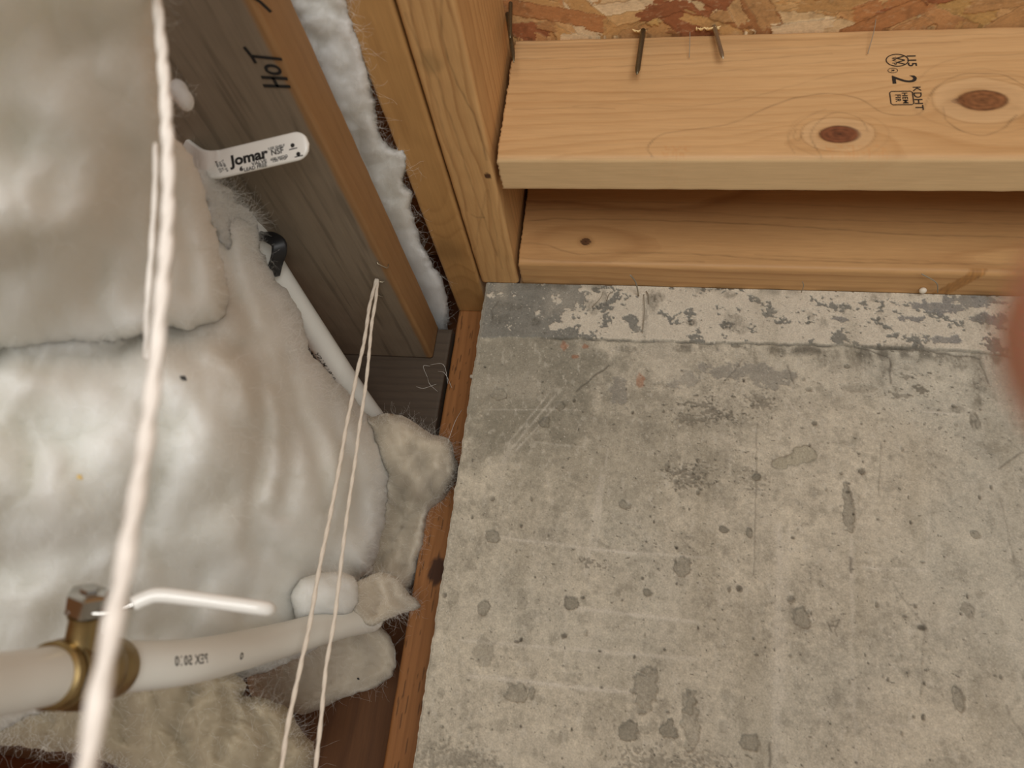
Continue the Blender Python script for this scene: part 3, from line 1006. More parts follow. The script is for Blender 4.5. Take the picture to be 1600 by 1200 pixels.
# ------------------------------------------------------------------ strand board subfloor
def build_osb():
    X = axis_pts(-.80, -.125, .44, 1.3, .0009, .02)
    Y = axis_pts(-.60, .26, .4385, .85, .0009, .02)
    gx, gy = np.meshgrid(X, Y, indexing='ij')
    x, y = gx.ravel(), gy.ravel()
    C = np.tile(lin(196, 150, 98), (len(x), 1))
    H = np.zeros_like(x)
    r = np.random.default_rng(11)
    pal = [lin(222, 180, 124), lin(214, 168, 110), lin(228, 198, 152), lin(190, 134, 86), lin(164, 104, 68), lin(218, 176, 112), lin(206, 160, 108), lin(234, 208, 168), lin(214, 172, 120), lin(200, 150, 100)]
    for i in range(520):
        cx, cy = r.uniform(-.14, .46), r.uniform(.25, .45)
        ln, wd = r.uniform(.04, .09), r.uniform(.008, .022)
        a = r.normal(0, .65)
        ca, sa = math.cos(a), math.sin(a)
        near = (np.abs(x - cx) < ln) & (np.abs(y - cy) < ln)
        idx = np.where(near)[0]
        xx, yy = x[idx] - cx, y[idx] - cy
        u, v = xx * ca + yy * sa, -xx * sa + yy * ca
        jag = .0016 * pnoise(u * 150 + i, v * 60, 0) + .004 * pnoise(v * 400, i * .7, 0) * (np.abs(u) > ln * .35)
        m = ((np.abs(u) + jag) < ln / 2) & ((np.abs(v) + jag) < wd / 2)
        sel = idx[m]
        c = pal[r.integers(len(pal))] * .9 * r.uniform(.85, 1.08)
        st = 1 + .14 * pnoise(u[m] * 20, v[m] * 700, i * 1.3) + .07 * pnoise(u[m] * 200, v[m] * 200, i)
        C[sel] = c * st[:, None]
        h0 = r.uniform(.0002, .0012)
        H[sel] = h0 + .00025 * pnoise(u[m] * 60, v[m] * 60, i)
        ed = sel[(np.abs(v[m]) + jag[m]) > wd / 2 - .0008]
        C[ed] *= .72
    dk = sstep(.1, .6, fbm(x * 90, y * 90, 4.4, 5))
    C *= (1 - .25 * dk)[:, None]
    fl = sstep(.25, .5, fbm(x * 150, y * 320, 8.4, 4))
    C = mixc(C, fl * .2, lin(232, 206, 164))
    V = np.stack([x, y, ZT - H * .8], 1)
    nx, ny = len(X), len(Y)
    F = grid_faces(nx, ny)[:, ::-1]
    idx = np.arange(nx * ny).reshape(nx, ny)
    border = np.concatenate([idx[:, 0], idx[-1, 1:], idx[-2::-1, -1], idx[0, -2:0:-1]])
    back = V[border].copy()
    back[:, 2] = ZT + .018
    nb = len(V)
    V = np.vstack([V, back, [[.25, .1, ZT + .018]]])
    C = np.vstack([C, C[border], [C[0]]])
    k = np.arange(len(border))
    k2 = (k + 1) % len(border)
    Fs = np.stack([border[k], border[k2], nb + k2, nb + k], 1)
    return mesh_np('subfloor', V, np.vstack([F, Fs]), np.clip(C, .01, 1))


osb = link('ceiling', build_osb(), MAT_OSB)
tag(osb, kind='structure')
# solid top of the subfloor
tv, tf = np.array([[-.8, -.6, ZT + .018], [1.3, -.6, ZT + .018], [1.3, .85, ZT + .018], [-.8, .85, ZT + .018]]), np.array([[0, 1, 2, 3]])
top = link('ceiling_top', mesh_np('ceiling_top', tv, tf, np.tile(lin(190, 145, 95), (4, 1)), False), MAT_OSB, osb)

# plain sheet added out of view on the left, blocking world light
sv = np.array([[-.80, -2.2, -1.1], [-.80, .757, -1.1], [-.80, .757, ZT + .018], [-.80, -2.2, ZT + .018]])
lw = link('side_light_block', mesh_np('side_light_block', sv, np.array([[0, 1, 2, 3]]), np.tile(lin(150, 104, 64), (4, 1)), False), MAT_WZ)
tag(lw, kind='structure')
# unseen ground of the crawl space, made pale to bounce light up
gv = np.array([[-.8, -2.2, -1.1], [1.3, -2.2, -1.1], [1.3, .85, -1.1], [-.8, .85, -1.1]])
fl = link('floor', mesh_np('floor', gv, np.array([[0, 1, 2, 3]]), None, False), MAT_BOUNCE_GROUND)  # unseen ground, pale to bounce light up
tag(fl, kind='structure')


# ------------------------------------------------------------------ text helper
def text_mesh(s, size, spacing=1.0, bold=0.0):
    cu = bpy.data.curves.new('t', 'FONT')
    cu.body = s
    cu.size = size
    cu.space_character = spacing
    cu.align_x = 'CENTER'
    cu.align_y = 'CENTER'
    cu.extrude = 0.00004
    cu.offset = bold
    cu.resolution_u = 3
    o = bpy.data.objects.new('t', cu)
    COL.objects.link(o)
    bpy.context.view_layer.update()
    dg = bpy.context.evaluated_depsgraph_get()
    me = bpy.data.meshes.new_from_object(o.evaluated_get(dg))
    bpy.data.objects.remove(o)
    return me


def place_flat(me, P, xd, yd, sx=1.0, sy=1.0):
    xd = Vector(xd).normalized()
    yd = Vector(yd).normalized()
    n = xd.cross(yd)
    P = Vector(P)
    for v in me.vertices:
        c = v.co.copy()
        v.co = P + xd * c.x * sx + yd * c.y * sy + n * (c.z)
    return me


def stroke_arrays(pts, wd, z=0.00005, closed=False, k=1):
    """flat polyline stroke in 2D -> V (local x,y,z), F"""
    P = np.array(pts, float)
    if closed:
        P = np.vstack([P, P[0]])
    T = np.gradient(P, axis=0)
    if closed:
        T[0] = T[-1] = (P[1] - P[-2])
    T /= np.linalg.norm(T, axis=1)[:, None] + 1e-12
    Nn = np.stack([-T[:, 1], T[:, 0]], 1)
    wd = np.broadcast_to(wd, (len(P),))[:, None]
    a, b = P + Nn * wd / 2, P - Nn * wd / 2
    V = np.stack([np.column_stack([a, np.full(len(P), z)]), np.column_stack([b, np.full(len(P), z)])], 1).reshape(-1, 3)
    F = np.array([[2 * i, 2 * i + 1, 2 * i + 3, 2 * i + 2] for i in range(len(P) - 1)])
    return V, F


def strokes_obj(name, strokes, P, xd, yd, mat, parent):
    V, F = merge(strokes)
    xd, yd = np.array(xd, float), np.array(yd, float)
    xd /= np.linalg.norm(xd)
    yd /= np.linalg.norm(yd)
    n = np.cross(xd, yd)
    Vw = np.asarray(P) + V[:, :1] * xd + V[:, 1:2] * yd + V[:, 2:3] * n
    return adopt(link(name, mesh_np(name, Vw, F, None, False), mat), parent)


def join_text(name, items, mat, parent):
    """items: list of meshes already placed; joined into ONE mesh part"""
    import bmesh
    bm = bmesh.new()
    for me in items:
        bm.from_mesh(me)
    out = bpy.data.meshes.new(name)
    bm.to_mesh(out)
    bm.free()
    for me in items:
        bpy.data.meshes.remove(me)
    return adopt(link(name, out, mat), parent)


# grade stamp on joist A (reads downwards, tops to the right)
SX, SY = (0, 0, -1), (1, 0, 0)
YS = AY0 - .00035


def stamp_at(px, py):
    p = on_y(px, py, YS)
    return (p[0], YS, p[2])


items = [place_flat(text_mesh('115', .0088, 1.0, .00012), stamp_at(1424, 94), SX, SY, 1.0, 1.0),
         place_flat(text_mesh('2', .0245, 1.0, .0001), stamp_at(1411, 124), SX, SY, .75, 1.0),
         place_flat(text_mesh('KDHT', .0078, 1.15, .00008), stamp_at(1434, 153), SX, SY, 1.0, 1.0),
         place_flat(text_mesh('HEM', .0052, 1.1, .0001), stamp_at(1414, 153), SX, SY, 1.0, 1.0),
         place_flat(text_mesh('FIR', .0052, 1.1, .00008), stamp_at(1403, 153), SX, SY, 1.0, 1.0),
         place_flat(text_mesh('W', .0092, 1.0, .00005), stamp_at(1406, 94), SX, SY, 1.0, 1.0),
         place_flat(text_mesh('W P', .0044, 1.0, .00005), stamp_at(1397, 95), SX, SY, 1.0, 1.0),
         place_flat(text_mesh('R', .003, 1.0, .0001), stamp_at(1395, 110), SX, SY, 1.0, 1.0)]
join_text('grade_stamp', items, MAT_INK, A)
circ = [(.0062 * math.cos(t), .0078 * math.sin(t)) for t in np.linspace(0, 2 * math.pi, 40, endpoint=False)]
strokes_obj('stamp_ring', [stroke_arrays(circ, .0008, closed=True)], stamp_at(1402, 94), SX, SY, MAT_INK, A)
circ2 = [(.0024 * math.cos(t), .0034 * math.sin(t)) for t in np.linspace(0, 2 * math.pi, 24, endpoint=False)]
strokes_obj('registered_ring', [stroke_arrays(circ2, .0004, closed=True)], stamp_at(1395, 110), SX, SY, MAT_INK, A)
w2, h2, c_ = .0066, .0078, .0013
rect = [(-w2 + c_, -h2), (w2 - c_, -h2), (w2, -h2 + c_), (w2, h2 - c_), (w2 - c_, h2), (-w2 + c_, h2), (-w2, h2 - c_), (-w2, -h2 + c_)]
strokes_obj('stamp_frame', [stroke_arrays(rect, .0008, closed=True)], stamp_at(1409, 153), SX, SY, MAT_INK, A)

# marker writing on E (reads towards the camera, tops to the left)
pH = on_z(424, 108, ZE)


def arcp(cx, cy, rx, ry, a0, a1, n=14):
    return [(cx + rx * math.cos(t), cy + ry * math.sin(t)) for t in np.linspace(a0, a1, n)]


u = .001
hs = [stroke_arrays([(-12 * u, -8 * u), (-12.5 * u, 0), (-13 * u, 9 * u)], 2.2 * u), stroke_arrays([(-6 * u, -8 * u), (-6.2 * u, 0), (-6.5 * u, 8 * u)], 2.2 * u),
      stroke_arrays([(-13 * u, 0), (-6 * u, 1 * u)], 2 * u),
      stroke_arrays(arcp(0, -1 * u, 3.0 * u, 4.2 * u, 0, 6.28, 22), 1.8 * u),
      stroke_arrays([(8.2 * u, -9 * u), (8.4 * u, -2 * u), (8.8 * u, 8 * u)], 2.0 * u), stroke_arrays([(3.8 * u, 8 * u), (8 * u, 8.6 * u), (15 * u, 11 * u)], 2.0 * u)]
strokes_obj('marker_writing', hs, (pH[0], pH[1], ZE - .00035), (0.12, -1, 0), (-1, -.12, 0), MAT_MARKER, Eb)
# a fragment of a second word at the frame's top
pH2 = on_z(408, 3, ZE)
strokes_obj('marker_fragment', [stroke_arrays([(-6 * u, -3 * u), (0, 0), (6 * u, 5 * u)], 2.2 * u)], (pH2[0], pH2[1], ZE - .00035), (0, -1, 0), (-1, 0, 0), MAT_MARKER, Eb)


# ------------------------------------------------------------------ insulation
def wool_mass(name, blobs, seed, label, mat, voxel=.0032, amp=1.0, hair=2500, hair_len=.010, cuts=(), bumpf=1.0, group=None):
    """blobs: (centre xyz, radii xyz, orientation rows or None) -> one soft lumpy solid"""
    import bmesh
    bm = bmesh.new()
    for c, r, R_ in blobs:
        res = bmesh.ops.create_icosphere(bm, subdivisions=3, radius=1.0)
        for v in res['verts']:
            p = np.array(v.co) * np.array(r)
            if R_ is not None:
                p = R_.T @ p
            v.co = Vector(p + np.array(c))
    me = bpy.data.meshes.new(name)
    bm.to_mesh(me)
    bm.free()
    o = bpy.data.objects.new(name, me)
    COL.objects.link(o)
    md = o.modifiers.new('r', 'REMESH')
    md.mode = 'VOXEL'
    md.voxel_size = voxel
    ms = o.modifiers.new('s', 'SMOOTH')
    ms.factor = 0.8
    ms.iterations = 10
    bpy.context.view_layer.update()
    dg = bpy.context.evaluated_depsgraph_get()
    m2 = bpy.data.meshes.new_from_object(o.evaluated_get(dg))
    bpy.data.objects.remove(o)
    n = len(m2.vertices)
    V = np.empty(n * 3, np.float32)
    m2.vertices.foreach_get('co', V)
    V = V.reshape(-1, 3).astype(float)
    Nn = np.empty(n * 3, np.float32)
    m2.vertices.foreach_get('normal', Nn)
    Nn = Nn.reshape(-1, 3)
    s = seed * 7.7
    wx = V + .012 * np.stack([pnoise(V[:, 0] * 20 + s, V[:, 1] * 20, V[:, 2] * 20), pnoise(V[:, 0] * 20, V[:, 1] * 20 + s, V[:, 2] * 20 + 9), pnoise(V[:, 0] * 20 + 5, V[:, 1] * 20, V[:, 2] * 20 + s)], 1)
    b1 = np.abs(pnoise(wx[:, 0] * 17 + s, wx[:, 1] * 17, wx[:, 2] * 17))
    b2 = np.abs(pnoise(wx[:, 0] * 42 + s, wx[:, 1] * 42, wx[:, 2] * 42))
    b3 = pnoise(wx[:, 0] * 110 + s, wx[:, 1] * 110, wx[:, 2] * 110)
    b4 = pnoise(wx[:, 0] * 260 + s, wx[:, 1] * 260, wx[:, 2] * 260)
    d = amp * (.022 * (np.sqrt(b1 + .02) - .5) + .008 * bumpf * (np.sqrt(b2 + .02) - .45) + .0016 * bumpf * b3 + .0006 * bumpf * b4)
    for (p, q, wdt, dep) in cuts:              # pressed creases
        p, q = np.array(p), np.array(q)
        ab = q - p
        t = np.clip(((V - p) @ ab) / (ab @ ab), 0, 1)
        dist = np.linalg.norm(V - (p + t[:, None] * ab), axis=1)
        d -= dep * np.exp(-(dist / wdt) ** 2)
    V = V + Nn * d[:, None]
    m2.vertices.foreach_set('co', V.astype(np.float32).ravel())
    m2.polygons.foreach_set('use_smooth', np.ones(len(m2.polygons), bool))
    m2.update()
    root = empty(name, V.mean(0))
    m2.name = 'wool_body'
    adopt(link('wool_body', m2, mat), root)
    if hair:
        r = np.random.default_rng(seed)
        m2.vertices.foreach_get('normal', Nn2 := np.empty(n * 3, np.float32))
        Nn2 = Nn2.reshape(-1, 3)
        sel = r.integers(0, n, hair)
        # keep hairs that can be seen from the room side
        P0 = V[sel]
        D = Nn2[sel] + r.normal(0, .7, (hair, 3))
        D /= np.linalg.norm(D, axis=1)[:, None]
        L_ = r.exponential(hair_len, hair).clip(.002, hair_len * 3.2)
        segs = 6
        pts = np.zeros((hair, segs, 3))
        pts[:, 0] = P0 - Nn2[sel] * .001
        for k in range(1, segs):
            D = D + r.normal(0, .33, (hair, 3)) + np.array([0, 0, -.04])
            D /= np.linalg.norm(D, axis=1)[:, None]
            pts[:, k] = pts[:, k - 1] + D * (L_ / (segs - 1))[:, None]
        side = np.cross(D, r.normal(0, 1, (hair, 3)))
        side /= np.linalg.norm(side, axis=1)[:, None]
        side2 = np.cross(D, side)
        wd = np.linspace(.00006, .00002, segs)
        tri = [side, -.5 * side + .87 * side2, -.5 * side - .87 * side2]
        VV = np.stack([pts + t[:, None, :] * wd[None, :, None] for t in tri], 2)   # hair, seg, 3, xyz
        VV = VV.reshape(-1, 3)
        base = np.arange(hair)[:, None, None] * (segs * 3)
        kk = np.arange(segs - 1)[None, :, None] * 3
        jj = np.arange(3)[None, None, :]
        j2 = (jj + 1) % 3
        F = np.stack([base + kk + jj, base + kk + j2, base + kk + 3 + j2, base + kk + 3 + jj], -1).reshape(-1, 4)
        h = adopt(link('loose_fibres', mesh_np('loose_fibres', VV, F, None, True), MAT_FIBRE), root)
        h['kind'] = 'stuff'
    tag(root, label, 'insulation', group)
    return root


def bl(px, py, d, rx, ry, rz=None):
    """blob whose near face lies at depth d; rx, ry in photo pixels at that depth"""
    k = d / FPX
    rx_, ry_ = rx * k, ry * k
    rz_ = rz if rz else max(rx_, ry_) * .8
    return (at(px, py, d + rz_), (rx_ * (d + rz_) / d * .96, ry_ * (d + rz_) / d * .96, rz_), M)


def poly_dist(px, py, poly):
    """signed distance in photo pixels, positive inside"""
    P = np.array(poly, float)
    Q = np.roll(P, -1, 0)
    d = np.full(px.shape, 1e9)
    inside = np.zeros(px.shape, bool)
    for a, b in zip(P, Q):
        ab = b - a
        t = np.clip(((px - a[0]) * ab[0] + (py - a[1]) * ab[1]) / (ab @ ab), 0, 1)
        d = np.minimum(d, np.hypot(px - a[0] - t * ab[0], py - a[1] - t * ab[1]))
        c = ((a[1] > py) != (b[1] > py)) & (px < ab[0] * (py - a[1]) / (ab[1] if ab[1] else 1e-9) + a[0])
        inside ^= c
    return np.where(inside, d, -d)


def tps(pts):
    """smooth surface through (px, py, depth) points"""
    P = np.array(pts, float)
    X = P[:, :2] / 400

    def U(r):
        return np.where(r > 1e-9, r * r * np.log(np.maximum(r, 1e-9)), 0)
    K = U(np.linalg.norm(X[:, None] - X[None], axis=2)) + np.eye(len(X)) * .02
    A_ = np.zeros((len(X) + 3, len(X) + 3))
    A_[:len(X), :len(X)] = K
    A_[:len(X), len(X)] = 1
    A_[:len(X), len(X) + 1:] = X
    A_[len(X), :len(X)] = 1
    A_[len(X) + 1:, :len(X)] = X.T
    sol = np.linalg.solve(A_, np.concatenate([P[:, 2], np.zeros(3)]))

    def f(px, py):
        q = np.stack([px, py], -1) / 400
        out = sol[len(X)] + q @ sol[len(X) + 1:]
        for i in range(len(X)):
            out = out + sol[i] * U(np.hypot(q[..., 0] - X[i, 0], q[..., 1] - X[i, 1]))
        return out
    return f


def wool_batt(name, label, poly, depth, thick, roll, seed, mat, folds=(), step=3.0, ragged=7.0, n_big=.006, n_mid=.0022, n_fine=.0008, hair=2500, hair_len=.007, group=None, big_px=130, puff=0.0, puff_px=80):
    """soft solid batt: front face follows depth(px,py), rounds over at its outline and closes behind at its own thickness"""
    P = np.array([(a, b, 0) for a, b in poly], float)
    P = catmull(np.vstack([P, P[:1]]), 4)[:-1, :2]
    poly = P
    gx = np.arange(P[:, 0].min() - 12, P[:, 0].max() + 12, step)
    gy = np.arange(P[:, 1].min() - 12, P[:, 1].max() + 12, step)
    X, Y = np.meshgrid(gx, gy, indexing='ij')

    def sd(x_, y_):
        return poly_dist(x_, y_, poly) + ragged * fbm(x_ / 34 + seed, y_ / 34, .5, 4) + ragged * .22 * pnoise(x_ / 9, y_ / 9, seed)
    E_ = sd(X, Y)
    gxx, gyy = np.gradient(E_, step)
    gn = np.hypot(gxx, gyy) + 1e-3
    nearb = (E_ < 0) & (E_ > -step * 1.6)
    X = np.where(nearb, X - E_ * gxx / gn ** 2 * .95, X)
    Y = np.where(nearb, Y - E_ * gyy / gn ** 2 * .95, Y)
    keep = E_ > -step * 1.5
    E_ = np.maximum(E_, 0)
    D = depth(X, Y)
    u = 1 - np.clip(E_ / roll, 0, 1)
    rr = thick * .5
    rl = rr * (1 - np.sqrt(np.maximum(1 - u * u, 0)))
    wxp = X + 26 * pnoise(X / 90 + seed, Y / 90, 1.5)
    wyp = Y + 26 * pnoise(X / 90, Y / 90 + seed, 7.5)
    nz = n_big * 1.3 * pnoise(wxp / big_px + seed, wyp / big_px, 2.0)
    nz = nz - n_mid * 1.5 * (np.sqrt(np.abs(pnoise(wxp / 70, wyp / 60 + seed, 3.0)) + .10) - .5)
    nz = nz + n_mid * .7 * pnoise(wxp / 24, wyp / 20 + seed, 3.0)
    nz = nz + n_fine * pnoise(wxp / 11, wyp / 9 + seed, 4.0) + n_fine * .6 * pnoise(X / 5, Y / 4.2, seed)
    if puff:
        # billowing cushions: distance to scattered centres on a warped grid
        for cell, a_ in ((puff_px, puff), (puff_px * .45, puff * .32)):
            wx = X + cell * .55 * pnoise(X / cell * .8 + seed, Y / cell * .8, 9.1)
            wy = Y + cell * .55 * pnoise(X / cell * .8, Y / cell * .8 + seed, 5.1)
            u_, v_ = wx / cell, wy / cell / 1.25
            best = np.full(X.shape, 9.0)
            acc = np.zeros(X.shape)
            for di in (-1, 0, 1):
                for dj in (-1, 0, 1):
                    ci, cj = np.floor(u_) + di, np.floor(v_) + dj
                    h = _perm[(_perm[(ci.astype(int) + int(seed * 7)) & 255] + cj.astype(int)) & 255]
                    ox, oy = (h & 15) / 15.0, (h >> 4) / 15.0
                    d2 = (u_ - ci - ox) ** 2 + (v_ - cj - oy) ** 2
                    acc += np.exp(-9.0 * d2)
            f1 = np.clip(-np.log(acc + 1e-9) / 9.0, -.05, 1.2)      # smooth nearest squared distance
            nz = nz - a_ * (1 - np.clip(f1 * 1.6, -.2, 1.4))
    for pts, wd, dp in folds:
        c = catmull(np.array([(a, b, 0) for a, b in pts], float), 8)[:, :2]
        best = np.full(X.shape, 1e9)
        for a, b in zip(c[:-1], c[1:]):
            ab = b - a
            t = np.clip(((X - a[0]) * ab[0] + (Y - a[1]) * ab[1]) / (ab @ ab), 0, 1)
            best = np.minimum(best, np.hypot(X - a[0] - t * ab[0], Y - a[1] - t * ab[1]))
        best = best + 3.5 * pnoise(X / 22, Y / 22, seed + wd)
        ends = min(1, 1)
        nz = nz + 1.25 * dp * np.exp(-(best / (wd * 1.35)) ** 2)
    Df = D + rl + nz * np.clip(E_ / (roll * .35), 0.15, 1)
    Db = np.maximum(D + thick - rl, Df + .0004)
    rx_, ry_ = (X - 800) / FPX, (Y - 600) / FPX
    base = rx_[..., None] * M[0] + ry_[..., None] * M[1] + M[2]
    Vf = base * Df[..., None]
    Vb = base * Db[..., None]
    nx_, ny_ = X.shape
    idx = np.arange(nx_ * ny_).reshape(nx_, ny_)
    kc = keep[:-1, :-1] & keep[1:, :-1] & keep[1:, 1:] & keep[:-1, 1:]
    a, b, c, d = idx[:-1, :-1][kc], idx[1:, :-1][kc], idx[1:, 1:][kc], idx[:-1, 1:][kc]
    Ff = np.stack([a, d, c, b], 1)
    Fb = np.stack([a, b, c, d], 1) + nx_ * ny_
    # side faces along the open boundary
    from collections import Counter
    ed = {}
    e_all = np.vstack([Ff[:, [0, 1]], Ff[:, [1, 2]], Ff[:, [2, 3]], Ff[:, [3, 0]]])
    key = np.sort(e_all, 1)
    kk = key[:, 0].astype(np.int64) * (nx_ * ny_) + key[:, 1]
    uq, ix_, ct = np.unique(kk, return_index=True, return_counts=True)
    be = e_all[ix_[ct == 1]]
    o = nx_ * ny_
    Fs = np.stack([be[:, 1], be[:, 0], be[:, 0] + o, be[:, 1] + o], 1)
    F = np.vstack([Ff, Fb, Fs])
    V = np.vstack([Vf.reshape(-1, 3), Vb.reshape(-1, 3)])
    used = np.unique(F)
    rm = np.full(len(V), -1)
    rm[used] = np.arange(len(used))
    me = mesh_np('wool_body', V[used], rm[F])
    root = empty(name, V[used].mean(0))
    adopt(link('wool_body', me, mat), root)
    if hair:
        r = np.random.default_rng(int(seed * 10))
        # normals of the front grid
        du = np.gradient(Vf, axis=0)
        dv = np.gradient(Vf, axis=1)
        Nn = np.cross(dv, du)
        Nn /= np.linalg.norm(Nn, axis=2)[..., None] + 1e-12
        if (Nn[nx_ // 2, ny_ // 2] @ base[nx_ // 2, ny_ // 2]) > 0:
            Nn = -Nn
        cand = np.argwhere(keep & (E_ > 0.5))
        wgt = np.where(E_[cand[:, 0], cand[:, 1]] < roll * .8, 5.0, 1.0)
        sel = cand[r.choice(len(cand), hair, p=wgt / wgt.sum())]
        P0 = Vf[sel[:, 0], sel[:, 1]]
        N0 = Nn[sel[:, 0], sel[:, 1]]
        out = -(gxx[sel[:, 0], sel[:, 1]][:, None] * M[0] + gyy[sel[:, 0], sel[:, 1]][:, None] * M[1])
        eg = (E_[sel[:, 0], sel[:, 1]] < roll * .8)[:, None]
        Dd = N0 * .5 + out * eg * .5 + r.normal(0, .8, (hair, 3))
        Dd /= np.linalg.norm(Dd, axis=1)[:, None]
        L_ = r.exponential(hair_len, hair).clip(.002, hair_len * 3) * np.where(eg[:, 0], 1.1, .8)
        segs = 7
        pts = np.zeros((hair, segs, 3))
        pts[:, 0] = P0 - N0 * .001
        for k in range(1, segs):
            Dd = Dd + r.normal(0, .35, (hair, 3))
            Dd /= np.linalg.norm(Dd, axis=1)[:, None]
            pts[:, k] = pts[:, k - 1] + Dd * (L_ / (segs - 1))[:, None]
        side = np.cross(Dd, r.normal(0, 1, (hair, 3)))
        side /= np.linalg.norm(side, axis=1)[:, None]
        side2 = np.cross(Dd, side)
        wd = np.linspace(.00006, .00002, segs)
        tri = [side, -.5 * side + .87 * side2, -.5 * side - .87 * side2]
        VV = np.stack([pts + t[:, None, :] * wd[None, :, None] for t in tri], 2).reshape(-1, 3)
        bs = np.arange(hair)[:, None, None] * (segs * 3)
        kk_ = np.arange(segs - 1)[None, :, None] * 3
        jj = np.arange(3)[None, None, :]
        j2 = (jj + 1) % 3
        F = np.stack([bs + kk_ + jj, bs + kk_ + j2, bs + kk_ + 3 + j2, bs + kk_ + 3 + jj], -1).reshape(-1, 4)
        h = adopt(link('loose_fibres', mesh_np('loose_fibres', VV, F, None, True), MAT_FIBRE), root)
        h['kind'] = 'stuff'
    tag(root, label, 'insulation', group)
    return root


G = 'white fibreglass batts'
wool_batt('insulation_batt', 'big bulging white insulation batt in the middle left, below the horizontal crease',
          [(-170, 470), (0, 470), (150, 450), (250, 420), (290, 330), (300, 262), (318, 268), (345, 292), (372, 322), (400, 342), (410, 388), (432, 436), (452, 456), (474, 500), (486, 552), (518, 588), (556, 628), (578, 654), (592, 690), (608, 740), (604, 790), (592, 850), (582, 890), (560, 905), (565, 940), (500, 1010), (380, 1060), (200, 1080), (-170, 1120)],
          tps([(0, 560, .31), (150, 600, .335), (300, 575, .378), (330, 660, .378), (400, 600, .425), (0, 800, .315), (150, 850, .345), (300, 800, .395), (410, 800, .44), (0, 1000, .37), (150, 1000, .40), (300, 1000, .45), (450, 900, .52), (500, 750, .525), (560, 700, .59), (600, 740, .63),
               (560, 880, .60), (460, 520, .545), (430, 450, .545), (370, 400, .50), (330, 320, .47), (400, 350, .530), (520, 600, .590), (500, 1000, .57), (-150, 800, .29), (545, 800, .575), (470, 640, .52), (430, 740, .455), (350, 480, .455), (200, 480, .385), (0, 470, .35), (490, 850, .545), (540, 640, .610)]),
          .09, 46, 3.1, MAT_WOOL,
          folds=[([(-50, 560), (80, 560), (170, 552), (240, 520), (300, 528), (345, 526), (372, 545)], 15, .010), ([(385, 545), (408, 620), (412, 700), (400, 780), (392, 860)], 12, .008), ([(372, 470), (400, 520), (428, 590), (448, 640), (456, 720), (446, 800)], 12, .008),
                 ([(450, 560), (470, 640), (500, 720), (512, 790)], 11, .008), ([(240, 640), (262, 690), (232, 790), (190, 880), (150, 930)], 22, .010), ([(420, 800), (405, 880), (380, 960)], 12, .005), ([(520, 610), (534, 680), (560, 740), (566, 820)], 10, .007),
                 ([(320, 900), (300, 960), (250, 990)], 14, .005), ([(60, 640), (110, 700), (140, 770)], 24, .005), ([(0, 900), (90, 870), (160, 820)], 26, .006), ([(340, 340), (362, 400), (372, 460)], 9, .006), ([(420, 850), (470, 880), (540, 880)], 12, .006),
                 ([(300, 600), (320, 680), (300, 760)], 30, -.006), ([(330, 555), (380, 580), (392, 650)], 14, -.006), ([(430, 620), (440, 700), (425, 760)], 12, -.004), ([(20, 600), (120, 640), (60, 720)], 60, -.006)],
          hair=26000, hair_len=.006, n_big=.009, n_mid=.0010, n_fine=.0006, big_px=120, puff=.011, puff_px=105, group=G)
wool_batt('insulation_batt', 'large upper white insulation batt at the left edge, the one nearest the camera and blurred',
          [(-170, -170), (250, -170), (250, -20), (247, 60), (251, 110), (262, 170), (276, 216), (300, 246), (318, 290), (330, 340), (346, 400), (358, 455), (348, 500), (300, 522), (262, 516), (215, 528), (160, 548), (80, 553), (0, 552), (-170, 560)],
          tps([(0, 0, .20), (200, 0, .245), (0, 250, .225), (200, 250, .29), (0, 500, .29), (200, 490, .345), (330, 400, .40), (260, 100, .29), (310, 330, .40), (-150, 200, .19), (340, 480, .41), (120, 350, .255), (270, 420, .37), (170, 420, .335)]),
          .075, 34, 5.7, MAT_WOOL, folds=[([(200, 240), (196, 300), (190, 360)], 22, .008), ([(160, 405), (150, 460), (170, 500)], 16, .004), ([(40, 210), (100, 250), (90, 300)], 30, .008), ([(280, 330), (300, 400), (300, 450)], 12, .006), ([(-20, 330), (80, 400), (60, 470)], 40, -.006), ([(0, 60), (60, 40), (130, 20)], 36, .004)],
          hair=9000, hair_len=.004, n_big=.007, n_mid=.0006, n_fine=.0004, big_px=150, puff=.010, puff_px=150, group=G)
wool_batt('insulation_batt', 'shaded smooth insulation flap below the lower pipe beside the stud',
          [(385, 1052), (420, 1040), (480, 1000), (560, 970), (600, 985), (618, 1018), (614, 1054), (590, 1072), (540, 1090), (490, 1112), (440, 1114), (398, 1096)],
          tps([(400, 1070, .66), (500, 1050, .66), (600, 1030, .645), (560, 990, .655), (480, 1100, .655)]), .03, 24, 7.2, MAT_WOOL_SHADE, n_big=.003, n_mid=.001, ragged=4, hair=900, group=G,
          folds=[([(560, 1000), (575, 1030), (560, 1070)], 10, .003)])
